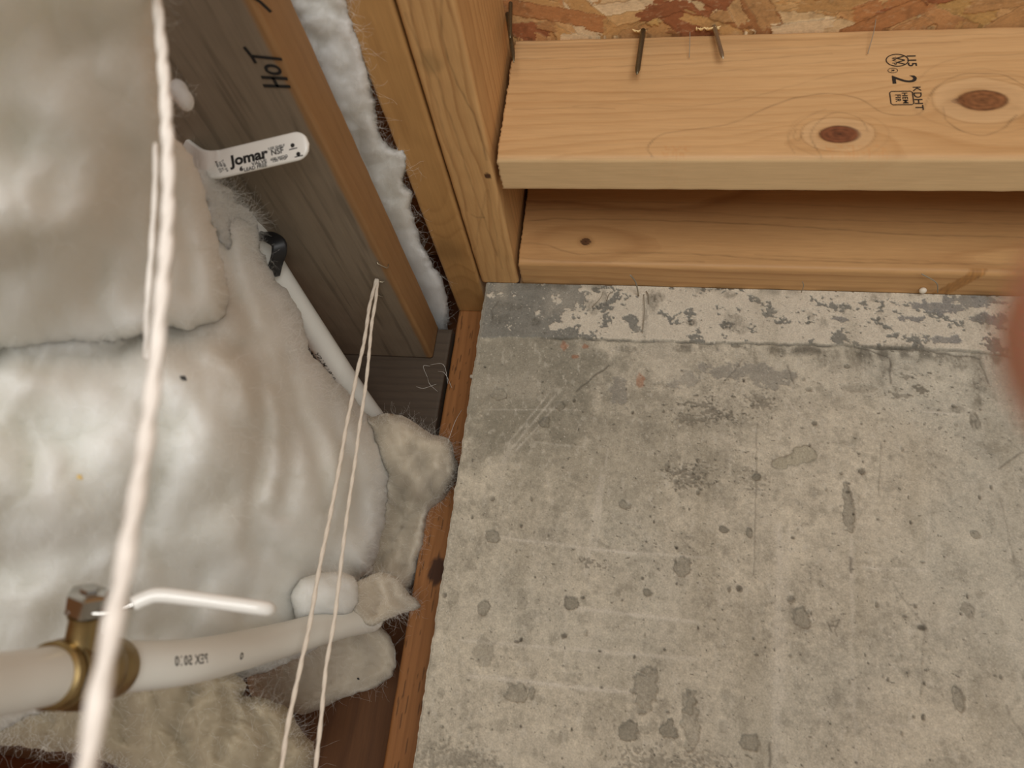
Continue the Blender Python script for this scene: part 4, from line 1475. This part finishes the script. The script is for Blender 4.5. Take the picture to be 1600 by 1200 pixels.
wool_batt('insulation_tuft', 'pale insulation tuft resting against the stud, just under the dark gap',
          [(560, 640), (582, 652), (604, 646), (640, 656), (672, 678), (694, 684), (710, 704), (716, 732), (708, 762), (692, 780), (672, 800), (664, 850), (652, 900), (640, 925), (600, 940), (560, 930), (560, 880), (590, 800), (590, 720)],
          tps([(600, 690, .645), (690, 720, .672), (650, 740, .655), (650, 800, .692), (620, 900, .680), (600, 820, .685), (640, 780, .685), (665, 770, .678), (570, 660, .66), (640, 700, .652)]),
          .045, 20, 8.4, MAT_WOOL_SHADE, n_big=.003, n_mid=.0018, ragged=5, hair=4000, big_px=70, puff=.011, puff_px=52,
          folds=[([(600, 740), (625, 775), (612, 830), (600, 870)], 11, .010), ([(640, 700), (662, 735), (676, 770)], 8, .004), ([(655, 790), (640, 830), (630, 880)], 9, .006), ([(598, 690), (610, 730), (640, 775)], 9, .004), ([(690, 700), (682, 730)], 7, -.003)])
wool_batt('insulation_tuft', 'wispy fluff spreading over the grey plank below the printed white lever',
          [(306, 262), (340, 280), (372, 318), (390, 336), (400, 350), (388, 368), (398, 388), (392, 408), (376, 420), (350, 380), (320, 320)],
          tps([(320, 290, .455), (360, 320, .49), (400, 350, .53), (410, 390, .55), (370, 390, .50), (340, 340, .465)]), .022, 26, 17.3, MAT_WOOL, n_big=.002, n_mid=.0015, n_fine=.0010, ragged=13, hair=5000, hair_len=.007, step=2.0, big_px=60)
wool_batt('insulation_tuft', 'small ragged insulation scrap with a pointed tip at the end of the lower pipe',
          [(550, 915), (590, 895), (622, 905), (636, 928), (654, 940), (655, 948), (638, 956), (606, 968), (574, 978), (548, 960)],
          tps([(570, 920, .575), (600, 930, .585), (650, 945, .62), (590, 960, .575), (560, 945, .565)]), .025, 14, 9.9, MAT_WOOL_SHADE, n_big=.003, n_mid=.002, ragged=4, hair=1400, hair_len=.006, step=2.0, big_px=50,
          folds=[([(585, 905), (592, 930), (586, 955)], 6, .004), ([(612, 915), (618, 935), (636, 946)], 6, .004)])
wool_batt('insulation_tuft', 'round white lump of insulation sitting on top of the lower pipe',
          [(452, 930), (470, 905), (500, 896), (535, 893), (556, 908), (560, 940), (545, 962), (500, 975), (462, 972)],
          tps([(470, 940, .51), (510, 930, .51), (550, 930, .54), (500, 965, .515)]), .045, 34, 10.3, MAT_WOOL, n_big=.002, n_mid=.0012, ragged=4, hair=900, hair_len=.005, step=2.5, big_px=60,
          folds=[([(490, 945), (508, 950), (520, 945)], 5, .002), ([(520, 905), (545, 925)], 6, .0025)])
wool_batt('insulation_batt', 'insulation batt toned darker for shade along the bottom left, beneath the brass valve',
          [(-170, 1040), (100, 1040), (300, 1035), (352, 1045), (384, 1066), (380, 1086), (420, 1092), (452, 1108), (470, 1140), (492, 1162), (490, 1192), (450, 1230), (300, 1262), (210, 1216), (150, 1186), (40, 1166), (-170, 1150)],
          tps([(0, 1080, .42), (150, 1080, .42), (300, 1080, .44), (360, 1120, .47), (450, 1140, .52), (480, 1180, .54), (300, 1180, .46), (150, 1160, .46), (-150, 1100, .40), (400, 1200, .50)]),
          .07, 30, 12.6, MAT_WOOL_DEEP_SHADE, folds=[([(300, 1080), (280, 1130), (300, 1190)], 14, .008), ([(352, 1080), (362, 1130), (340, 1180)], 9, .005), ([(390, 1110), (420, 1150), (410, 1200)], 9, .004), ([(190, 1100), (200, 1150)], 16, .006)], hair=6000, puff=.008, puff_px=80, group=G)


def strip_depth(px, py):
    dz = ((px - 800) * M[0][2] + (py - 600) * M[1][2]) / FPX + M[2][2]
    return (ZJ - .006) / dz


wool_batt('insulation_batt', 'narrow strip of white insulation squeezed between grey plank and orange joist',
          [(395, -60), (532, -60), (545, 0), (560, 60), (575, 110), (586, 150), (592, 195), (606, 226), (634, 236), (636, 262), (628, 285), (642, 305), (646, 335), (656, 370), (670, 405), (688, 432), (700, 462), (702, 500), (690, 530), (650, 500), (560, 380), (480, 180)],
          strip_depth, .05, 16, 14.1, MAT_WOOL, n_big=.0025, n_mid=.0012, puff=.006, puff_px=40, ragged=7, hair=4000, hair_len=.008, step=2.5, group=G)
# small tuft beside twine at the top
wool_mass('insulation_tuft', [bl(279, 143, .40, 15, 20, .007), bl(290, 158, .40, 13, 18, .006)],
          16, 'tiny oval white tuft poking out beside the thick twine near the top', MAT_WOOL, .0012, .10, 250, .003, bumpf=.3)


# ------------------------------------------------------------------ pipes
def pipe(name, ctrl, rad, label, prints):
    P = catmull(ctrl, 24)
    V, F = tube_arrays(P, rad, 40)
    root = empty(name, P[0])
    adopt(link('pipe_wall', mesh_np(name, V, F), MAT_PEX), root)
    T, N_, B_ = frames(P)
    seglen = np.concatenate([[0], np.cumsum(np.linalg.norm(np.diff(P, axis=0), axis=1))])
    for (s, size, along_px, flip, off) in prints:
        me = text_mesh(s, size, 1.05, size * .015)
        # nearest path point to that pixel's ray
        d = ray(*along_px)
        d /= np.linalg.norm(d)
        dist = np.linalg.norm(np.cross(P, d), axis=1)
        i0 = int(dist.argmin())
        s0 = seglen[i0]
        tocam = -P[i0] / np.linalg.norm(P[i0])
        tocam -= T[i0] * (tocam @ T[i0])
        tocam /= np.linalg.norm(tocam)
        side = np.cross(T[i0], tocam)
        for v in me.vertices:
            a = v.co.x * flip
            b = (v.co.y * flip) / rad + off
            ss = s0 + a
            pp = np.array([np.interp(ss, seglen, P[:, k]) for k in range(3)])
            # text up = -side so that letters are not mirrored
            q = pp + (rad + .00012) * (math.cos(b) * tocam - math.sin(b) * side * -1)
            v.co = Vector(q)
        adopt(link('printing', me, MAT_PRINT), root)
    tag(root, label, 'pipe')
    return root, P


RU = .0110
c1 = [at(400, 372, .588), at(430, 425, .606), at(505, 540, .655), at(560, 622, .695), at(604, 682, .733)]
up_pipe, UP = pipe('water_pipe', [at(330, 275, .553)] + c1, RU, 'upper white plastic pipe running diagonally along the edge of the grey plank',
                   [('ASTM F876', .0065, (497, 570), 1, .85), ('POTABLE', .0065, (536, 628), 1, .9)])
c2 = [at(-90, 1085, .235), at(20, 1066, .268), at(150, 1045, .315), at(300, 1033, .375), at(430, 1003, .47), at(530, 975, .55), at(580, 966, .60)]
lo_pipe, LP = pipe('water_pipe', c2, .0110, 'lower white plastic pipe passing through the brass valve at bottom left',
                   [('PEX 5010', .0062, (268, 1033), -1, -.05), ('o', .0075, (350, 1022), -1, .2)])


# ------------------------------------------------------------------ lever builder
def strap(path, widthdir, w, t, roundend=True, n=10):
    """rounded-edge flat bar along path (k,3); widthdir (k,3)"""
    P = np.asarray(path, float)
    Wd = np.asarray(widthdir, float)
    Wd /= np.linalg.norm(Wd, axis=1)[:, None]
    T = np.gradient(P, axis=0)
    T /= np.linalg.norm(T, axis=1)[:, None]
    Wd = Wd - T * np.sum(Wd * T, 1)[:, None]
    Wd /= np.linalg.norm(Wd, axis=1)[:, None]
    Nn = np.cross(T, Wd)
    s = np.concatenate([[0], np.cumsum(np.linalg.norm(np.diff(P, axis=0), axis=1))])
    Ltot = s[-1]
    sec = []
    m = 8
    for a0, cx in ((-math.pi / 2, 1), (math.pi / 2, -1)):
        for k in range(m + 1):
            g = a0 + math.pi * k / m
            sec.append((cx, math.cos(g), math.sin(g)))
    V = []
    for i in range(len(P)):
        hw = w[i] if hasattr(w, '__len__') else w
        tt = t
        if roundend:
            e = Ltot - s[i]
            if e < hw:
                hw2 = math.sqrt(max(hw * hw - (hw - e) ** 2, 1e-10))
                hw = max(hw2, .0002)
                tt = min(t, t * max(.25, (e / t) ** .5)) if e < t else t
        for cx, cc, ss in sec:
            cxx = max(hw - tt, 0)
            V.append(P[i] + Wd[i] * (cx * cxx + cc * min(tt, hw)) + Nn[i] * ss * tt)
    V = np.array(V)
    n_ = len(sec)
    F = grid_faces(len(P), n_, True)
    c0 = V[:n_].mean(0)
    c1_ = V[-n_:].mean(0)
    V = np.vstack([V, c0, c1_])
    j = np.arange(n_)
    j2 = (j + 1) % n_
    b = (len(P) - 1) * n_
    caps = np.vstack([np.stack([j2, j, np.full(n_, len(V) - 2), np.full(n_, len(V) - 2)], 1)])
    F0 = np.stack([j2, j, np.full(n_, len(V) - 2)], 1)
    F1 = np.stack([b + j, b + j2, np.full(n_, len(V) - 1)], 1)
    return V, F, np.vstack([F0, F1])


def strap_mesh(name, *a, **k):
    V, F, Tn = strap(*a, **k)
    me = bpy.data.meshes.new(name)
    me.from_pydata([tuple(v) for v in V], [], [tuple(int(q) for q in f) for f in F] + [tuple(int(q) for q in f) for f in Tn])
    me.polygons.foreach_set('use_smooth', np.ones(len(me.polygons), bool))
    me.update()
    return me


# ---- upper valve: printed white lever
fw = np.array(M[2])
rt = np.array(M[0])
dn = np.array(M[1])
uvr = empty('ball_valve', at(300, 215, .52))
tip = at(483, 224, .455)
hil = at(343, 257, .466)
bendp = at(322, 257, .473)
back = at(286, 232, .510)
path = np.vstack([catmull([back, at(305, 247, .492), bendp, hil], 6)[:-1], np.linspace(hil, tip, 50)])
e_x = (tip - hil) / np.linalg.norm(tip - hil)
wdv = dn - e_x * (dn @ e_x)
wdv /= np.linalg.norm(wdv)
wdirs = np.tile(wdv, (len(path), 1))
lev = adopt(link('lever_handle', strap_mesh('lever_handle', path, wdirs, .0089, .0017), MAT_LEVER), uvr)
steel = np.linspace(at(262, 205, .535), back, 8)
adopt(link('lever_shank', strap_mesh('lever_shank', steel, np.tile(wdv, (8, 1)), .0075, .0009, roundend=False), MAT_CHROME), uvr)
V1, F1 = lathe_arrays(at(262, 205, .535) + fw * .020, -fw, [(0, .011), (.012, .011), (.014, .007), (.02, .007), (.024, .0075), (.028, .0065)], 32)
adopt(link('valve_body', mesh_np('valve_body', V1, F1), MAT_BRASS), uvr)
tag(uvr, 'upper valve with a printed white lever pointing right across the grey plank', 'valve')
ln_n = np.cross(e_x, wdv)
if ln_n @ fw > 0:
    ln_n = -ln_n
up_ = -wdv


def on_lever(px, py):
    d = ray(px, py)
    p0 = (hil + tip) / 2 + ln_n * .00180
    return d * ((p0 @ ln_n) / (d @ ln_n))


its = []
for s_, sz, px, py, sx, bold in [('Jomar', .0090, 389, 246, 1.15, .00035), ('VALVE', .0030, 405, 254, 1.2, .00006), ('LEAD FREE', .0030, 399, 261.5, 1.1, .00005), ('6', .0036, 377, 264, 1.3, .0002),
                                 ('USE SHELF', .0022, 432, 230, 1.1, .00004), ('600 WOG', .0022, 436, 246.5, 1.2, .00005), ('150 WSP', .0022, 437, 249.5, 1.2, .00005), ('NSF', .0050, 433, 237, 1.0, .0001)]:
    its.append(place_flat(text_mesh(s_, sz, 1.0, bold), on_lever(px, py), e_x, up_, sx, 1.0))
for s_, sz, px, py in [('NSF 61', .0021, 346, 260), ('ANSI 372', .0021, 341, 260.5), ('T-100 3/4', .0021, 351, 259)]:
    its.append(place_flat(text_mesh(s_, sz, 1.0, .00004), on_lever(px, py), -up_ + e_x * .35, e_x + up_ * .35, 1.0, 1.0))
for px, py, fl in [(457, 223.5, -1), (466, 241, 1)]:
    its.append(place_flat(text_mesh('_', .0075, 1.0, .0002), on_lever(px, py - 3 * fl), e_x, up_, 1.3, .8))
    its.append(place_flat(text_mesh('o', .0040, 1.0, .0007), on_lever(px, py - (1 if fl > 0 else -3)), e_x, up_, .8, .8))
join_text('lever_printing', its, MAT_MARKER, uvr)
for o_ in uvr.children:
    if o_.name.startswith('lever_printing'):
        o_['label'] = 'black printing'
        o_.parent = lev
        o_.matrix_parent_inverse = Matrix.Identity(4)

# ---- lower valve
lvr = empty('ball_valve', at(120, 1040, .30))
pa = LP[np.argmin(np.linalg.norm(np.cross(LP, ray(78, 1056) / np.linalg.norm(ray(78, 1056))), axis=1))]
pb = LP[np.argmin(np.linalg.norm(np.cross(LP, ray(178, 1042) / np.linalg.norm(ray(178, 1042))), axis=1))]
axv = (pb - pa)
LV = np.linalg.norm(axv)
axv = axv / LV
V1, F1 = lathe_arrays(pa, axv, [(-.001, .0116), (0, .0128), (.0030, .0130), (.0032, .0118), (.005, .0118), (.0052, .0135), (.010, .0137), (.012, .0145), (LV * .45, .0152), (LV * .7, .0142), (LV * .75, .0128), (LV * .95, .0126), (LV, .0116)], 48)
vb = adopt(link('valve_body', mesh_np('valve_body', V1, F1), MAT_BRASS), lvr)
sharp_smooth(vb, 30)
st0 = pa * .62 + pb * .38
st1 = at(134, 958, .297)
sd = st1 - st0
sl_ = np.linalg.norm(sd)
sd /= sl_
V1, F1 = lathe_arrays(st0, sd, [(.006, .0085), (.012, .0082), (.0155, .0062), (sl_ * .93, .0058), (sl_ * .96, .0066), (sl_, .0066)], 32)
vs_ = adopt(link('valve_stem', mesh_np('valve_stem', V1, F1), MAT_BRASS), lvr)
sharp_smooth(vs_, 30)
V1, F1 = lathe_arrays(st0, sd, [(sl_ + .0012, .0078), (sl_ + .0090, .0078), (sl_ + .0096, .0066), (sl_ + .0100, .0036), (sl_ + .0115, .0034)], 48, hexa=True)
nt = adopt(link('lock_nut', mesh_np('lock_nut', V1, F1), MAT_CHROME), lvr)
sharp_smooth(nt, 25)
base_l = st0 + sd * (sl_ + .0006)
lp_ = catmull([base_l - rt * .006, at(160, 958, .299), at(196, 950, .303), at(226, 936, .306), at(250, 930, .308), at(300, 935, .311), at(380, 946, .316), at(432, 953, .320)], 8)
wl = np.tile(ray(320, 935), (len(lp_), 1))
k_ = int(len(lp_) * .36)
adopt(link('lever_shank', strap_mesh('lever_shank', lp_[:k_ + 3], wl[:k_ + 3], .0072, .0011, roundend=False), MAT_CHROME), lvr)
adopt(link('lever_handle', strap_mesh('lever_handle', lp_[k_:], wl[k_:], .0085, .0031), MAT_LEVER), lvr)
tag(lvr, 'brass ball valve at bottom left with its white lever seen edge-on', 'valve')

# ---- black pipe clamp
clr = empty('pipe_clamp', at(425, 385, .60))
pts = [on_z(388, 352, ZE - .004), on_z(400, 368, ZE - .009), on_z(420, 370, ZE - .012), on_z(435, 380, ZE - .018), on_z(436, 396, ZE - .024), on_z(431, 412, ZE - .028), on_z(427, 430, ZE - .030)]
cp = catmull(pts, 6)
adopt(link('clamp_band', strap_mesh('clamp_band', cp, np.tile(np.array([.8, .2, .6]), (len(cp), 1)), .0058, .0020, roundend=False), MAT_BLACKP), clr)
V1, F1 = lathe_arrays(on_z(428, 384, ZE - .001), (0, 0, -1), [(0, .0052), (.016, .0052), (.018, .004)], 20)
adopt(link('nail_boss', mesh_np('nail_boss', V1, F1), MAT_BLACKP), clr)
tag(clr, 'black plastic pipe clamp poking out of the insulation on the grey plank', 'clamp')


# ------------------------------------------------------------------ twine
def twine(name, ctrl, rad, mat, label, group=None, pitch=.030, parent=None):
    P = catmull(ctrl, 30)
    s = np.concatenate([[0], np.cumsum(np.linalg.norm(np.diff(P, axis=0), axis=1))])
    n = int(s[-1] / .0008)
    Q = np.stack([np.interp(np.linspace(0, s[-1], n), s, P[:, k]) for k in range(3)], 1)
    T, N_, B_ = frames(Q)
    ss = np.linspace(0, s[-1], n)
    parts = []
    for ph in (0, math.pi):
        a = ss / pitch * 2 * math.pi + ph + .8 * pnoise(ss * 40, ph, 0)
        C = Q + rad * .24 * (np.cos(a)[:, None] * N_ + np.sin(a)[:, None] * B_)
        R_ = rad * .78 * (1 + .12 * pnoise(ss * 200, ph + 1, 0))
        parts.append(tube_arrays(C, R_, 10))
    V, F = merge(parts)
    o = link(name, mesh_np(name, V, F), mat, None)
    if parent:
        adopt(o, parent)
    else:
        tag(o, label, 'twine', group)
    return o


tw1 = empty('twine', at(262, 300, .2))
twine('twine_strand', [at(240, -30, .26), at(247, 20, .25), at(256, 120, .235), at(262, 230, .22), at(262, 340, .205), at(252, 470, .19), at(242, 580, .18), at(228, 690, .168), at(206, 820, .152), at(188, 920, .142), at(165, 1030, .132), at(140, 1170, .122), at(130, 1240, .117)],
      .00185, MAT_TWINE, None, parent=tw1)
tag(tw1, 'thick out-of-focus twine hanging down the left side in front of the insulation', 'twine')
twine('twine', [at(243, 225, .27), at(242, 300, .265), at(236, 400, .26), at(230, 480, .26), at(228, 560, .27)],
      .0010, MAT_TWINE, 'faint thin twine just left of the thick blurred one')
top2 = on_z(588, 437, ZE - .002)


def dd(a, b, t):
    return a + (b - a) * t


Lp = [(588, 437), (577, 480), (574, 501), (568, 539), (560, 573), (552, 613), (541, 667), (533, 715), (517, 800), (500, 883), (483, 980), (467, 1053), (450, 1133), (440, 1200), (434, 1240), (424, 1330), (408, 1500)]
Rp = [(590, 440), (587, 470), (581, 505), (576, 560), (570, 613), (562, 665), (555, 720), (543, 800), (533, 880), (523, 965), (510, 1040), (501, 1130), (493, 1200), (490, 1240), (482, 1330), (468, 1500)]
d0 = float(top2 @ M[2])
tl = [top2] + [at(x_, y_, dd(d0 - .004, .40, ((y_ - 437) / 800) ** .85)) for x_, y_ in Lp[1:]]
tr_ = [top2 + np.array([.0012, 0, 0])] + [at(x_, y_, dd(d0 - .004, .43, ((y_ - 437) / 800) ** .85)) for x_, y_ in Rp[1:]]
twine('twine', tl, .00150, MAT_TWINE2, 'left strand of the thin twine pair hanging from the grey plank', 'thin twine pair')
twine('twine', tr_, .00140, MAT_TWINE2, 'right strand of the thin twine pair hanging from the grey plank', 'thin twine pair')


# ------------------------------------------------------------------ staples and nails
def staple(px, py, label, dx, dy, ln=.010):
    p = on_z(px, py, ZE)
    d = np.array([dx, dy, 0.0])
    d /= np.linalg.norm(d)
    a, b = p - d * ln / 2, p + d * ln / 2
    dnv = np.array([0, 0, -.0022])
    P = np.array([a + [0, 0, .002], a + dnv * .6, a + dnv + d * .001, b + dnv - d * .001, b + dnv * .6, b + [0, 0, .002]])
    V, F = tube_arrays(P, .0005, 8)
    tag(link('staple', mesh_np('staple', V, F), MAT_NAIL2), label, 'staple', 'staples in the grey plank')


staple(594, 437, 'staple pinning the top of the twine pair to the grey plank', 1, .2, .007)
staple(598, 412, 'empty staple just above the twine pair on the grey plank', .7, .7)
staple(594, 459, 'half-driven staple just below the top of the twine pair', .7, .7, .006)


def nail(p0, p1, rad, mat, label):
    d = np.asarray(p1) - np.asarray(p0)
    L_ = np.linalg.norm(d)
    V, F = lathe_arrays(p0, d, [(-.006, rad), (0, rad), (L_ * .86, rad), (L_ * .93, rad * .7), (L_, rad * .12)], 14)
    o = link('nail', mesh_np('nail', V, F), mat)
    tag(o, label, 'nail', 'nails poking through the strand board')
    return o


def nail_px(a, b, Y, rad, mat, label):
    p0 = on_z(a[0], a[1], ZT)
    p0 = on_y(a[0], a[1], Y)
    p1 = on_y(b[0], b[1], Y - .004)
    p0[2] = max(p0[2], ZT - .001) if abs(p0[2] - ZT) < .01 else p0[2]
    return nail(p0, p1, rad, mat, label)


nail_px((1004, 55), (995, 117), .430, .0021, MAT_NAIL, 'dark nail point poking down over the joist, longest and left of the two')
nail_px((1116, 50), (1130, 92), .432, .0017, MAT_NAIL2, 'short pale nail point poking down over the joist, right of the dark one')
nail_px((790, -6), (803, 98), .415, .0018, MAT_NAIL, 'dark nail in the corner where the cross joist meets the strand board')
nail_px((798, -10), (797, 60), .405, .0016, MAT_NAIL, 'second nail bunched in the corner behind the long corner nail')
# splintered wood around the nails
spl = []
r8 = np.random.default_rng(8)
for (px, py) in [(1002, 52), (1116, 46), (1096, 50)]:
    for k in range(5):
        p = on_y(px + r8.uniform(-9, 9), py + r8.uniform(-3, 2), .434)
        p[2] = ZT - .0015
        q = p + np.array([r8.uniform(-.007, .007), -.004, -r8.uniform(.001, .004)])
        spl.append(tube_arrays(np.array([p, (p + q) / 2 + [0, 0, -.0006], q]), [.0011, .0009, .0002], 5))
V, F = merge(spl)
o_ = link('splinters', mesh_np('splinters', V, F), plain('pale_splinter', (236, 206, 150), .7))
tag(o_, 'pale wood splinters around the nails at the edge of the strand board', 'splinter', kind='stuff')

# ------------------------------------------------------------------ cobwebs, bead, specks
cw = []


def wisp(a, b, Y0, Y1, bend, rad=.00022):
    p, q = on_y(*a, Y0), on_y(*b, Y1)
    m_ = (p + q) / 2 + np.array(bend)
    cw.append(tube_arrays(catmull([p, m_, q], 8), rad, 5))


wisp((985, 430), (998, 462), .575, .612, (.001, -.002, .002), .0007)
wisp((942, 456), (925, 480), .60, .613, (.003, -.003, 0), .0004)
wisp((958, 456), (948, 470), .60, .613, (-.001, -.003, 0), .0004)
wisp((1440, 428), (1465, 457), .577, .605, (.004, -.003, -.001), .0005)
wisp((1254, 440), (1252, 457), .59, .61, (.001, -.002, 0), .0004)
wisp((1006, 460), (1004, 520), .612, .612, (.001, -.002, 0), .0004)
wisp((1010, 455), (1014, 475), .612, .612, (.001, -.002, 0), .0005)
wisp((1370, 12), (1356, 84), .43, .436, (.001, -.002, 0), .0003)
wisp((1078, 50), (1077, 90), .43, .436, (.000, -.002, 0), .0003)
V, F = merge(cw)
tag(link('cobweb', mesh_np('cobweb', V, F), MAT_WEB), 'grey cobweb threads clinging under the joists and over the wall top', 'cobweb', kind='stuff')
cw = []
for (a, b, bend) in [((672, 570), (700, 600), (.006, -.01, .006)), ((672, 572), (668, 590), (-.004, -.008, .002)), ((668, 590), (684, 612), (.0, -.01, -.004)), ((684, 580), (706, 606), (.002, -.01, .002)), ((650, 604), (682, 600), (.0, -.006, -.006)), ((700, 690), (722, 640), (.002, -.01, 0)), ((690, 765), (716, 772), (.002, -.01, .003))]:
    wisp(a, b, .655, .660, bend, .00016)
V, F = merge(cw)
tag(link('loose_fibre', mesh_np('loose_fibre', V, F), MAT_FIBRE), 'stray white glass fibres curling in front of the stud under the plank end', 'fibre', kind='stuff')
V, F = lathe_arrays(on_y(738, 590, .667) - np.array([0, .0025, 0]), (0, 0, 1), [(-.0022 * math.cos(t), .0022 * math.sin(t)) for t in np.linspace(.2, 2.94, 9)], 16)
tag(link('foam_bead', mesh_np('foam_bead', V, F), MAT_FOAM), 'tiny round white bead stuck between stud and concrete', 'bead')
V, F = lathe_arrays(on_z(1442, 454, ZJ - .002), (0, 0, 1), [(-.0026 * math.cos(t), .0032 * math.sin(t)) for t in np.linspace(.2, 2.94, 9)], 16)
tag(link('foam_bead', mesh_np('foam_bead', V, F), MAT_FOAM), 'small white crumb caught in cobweb under the rim joist at the right', 'bead')


# dark bits lodged in the insulation
for px, py, d, r_, lab in [(288, 591, .372, .0011, 'tiny dark crumb stuck on the big insulation batt, right of the thick twine'), (452, 1134, .50, .0007, None), (560, 1060, .625, .0008, 'small dark speck on the shaded insulation flap'), (126, 745, .312, .0010, 'tiny yellow crumb on the insulation left of the thick twine')]:
    if not lab:
        continue
    c = at(px, py, d - .012)
    dg = bpy.context.evaluated_depsgraph_get()
    dr = Vector(ray(px, py)).normalized()
    hit, loc, nrm, fi, ob_, mt_ = SC.ray_cast(dg, dr * .17, dr)
    if hit and (ob_.name.startswith('wool_body')):
        c = np.array(loc)
    V1, F1 = lathe_arrays(c - fw * r_, (rt + .6 * dn), [(-r_ * 1.6 * math.cos(t), r_ * math.sin(t) * (1 + .3 * math.sin(5 * t))) for t in np.linspace(.15, 2.99, 9)], 10)
    tag(link('crumb', mesh_np('crumb', V1, F1), MAT_BLACKP if 'yellow' not in lab else plain('yellow_crumb', (214, 184, 120), .8)), lab, 'crumb')

# ------------------------------------------------------------------ hand: fingertip over the lens edge
def camp(x, y, z):
    """camera-relative metres (right, up, forward) -> place"""
    return rt * x - dn * y + fw * z


def build_hand():
    J, E_, R_ = [], [], []

    def add(p, r, par):
        J.append(camp(*p))
        R_.append(r)
        if par is not None:
            E_.append((par, len(J) - 1))
        return len(J) - 1
    wr = add((.150, -.075, -.035), .026, None)
    pm = add((.128, -.045, -.022), .030, wr)
    pk = add((.112, -.018, -.012), .028, pm)
    arm = add((.200, -.135, -.060), .030, wr)
    arm = add((.290, -.240, -.090), .036, arm)
    ix = add((.100, .000, .004), .0125, pk)
    ix = add((.088, .004, .030), .0100, ix)
    ix = add((.066, .006, .047), .0088, ix)
    ix = add((.0458, .0032, .0485), .0112, ix)
    ix = add((.0334, .0018, .0475), .0110, ix)
    for (a, b, c, d) in [((.104, -.026, .006), (.092, -.030, .022), (.078, -.032, .018), (.070, -.032, .008)),
                         ((.110, -.046, .000), (.100, -.052, .016), (.086, -.054, .012), (.078, -.053, .002)),
                         ((.118, -.064, -.006), (.110, -.072, .006), (.098, -.075, .003), (.090, -.074, -.006))]:
        k = add(a, .0115, pk if a[1] > -.04 else pm)
        k = add(b, .0095, k)
        k = add(c, .0088, k)
        add(d, .0072, k)
    k = add((.132, -.006, -.036), .0135, pm)
    k = add((.128, .024, -.038), .0115, k)
    k = add((.122, .048, -.034), .0100, k)
    add((.118, .064, -.028), .0078, k)
    me = bpy.data.meshes.new('hand')
    me.from_pydata([tuple(j) for j in J], E_, [])
    o = bpy.data.objects.new('person', me)
    COL.objects.link(o)
    me.materials.append(MAT_SKIN)
    sk = o.modifiers.new('skin', 'SKIN')
    sk.use_smooth_shade = True
    lay = me.skin_vertices[0] if len(me.skin_vertices) else None
    if lay is None:
        bm_ok = False
    for i, r in enumerate(R_):
        lay.data[i].radius = (r, r)
    lay.data[0].use_root = True
    sb = o.modifiers.new('sub', 'SUBSURF')
    sb.levels = sb.render_levels = 2
    return o


hand = build_hand()
tag(hand, 'pink blurred fingertip of a hand reaching in at the right edge', 'person')
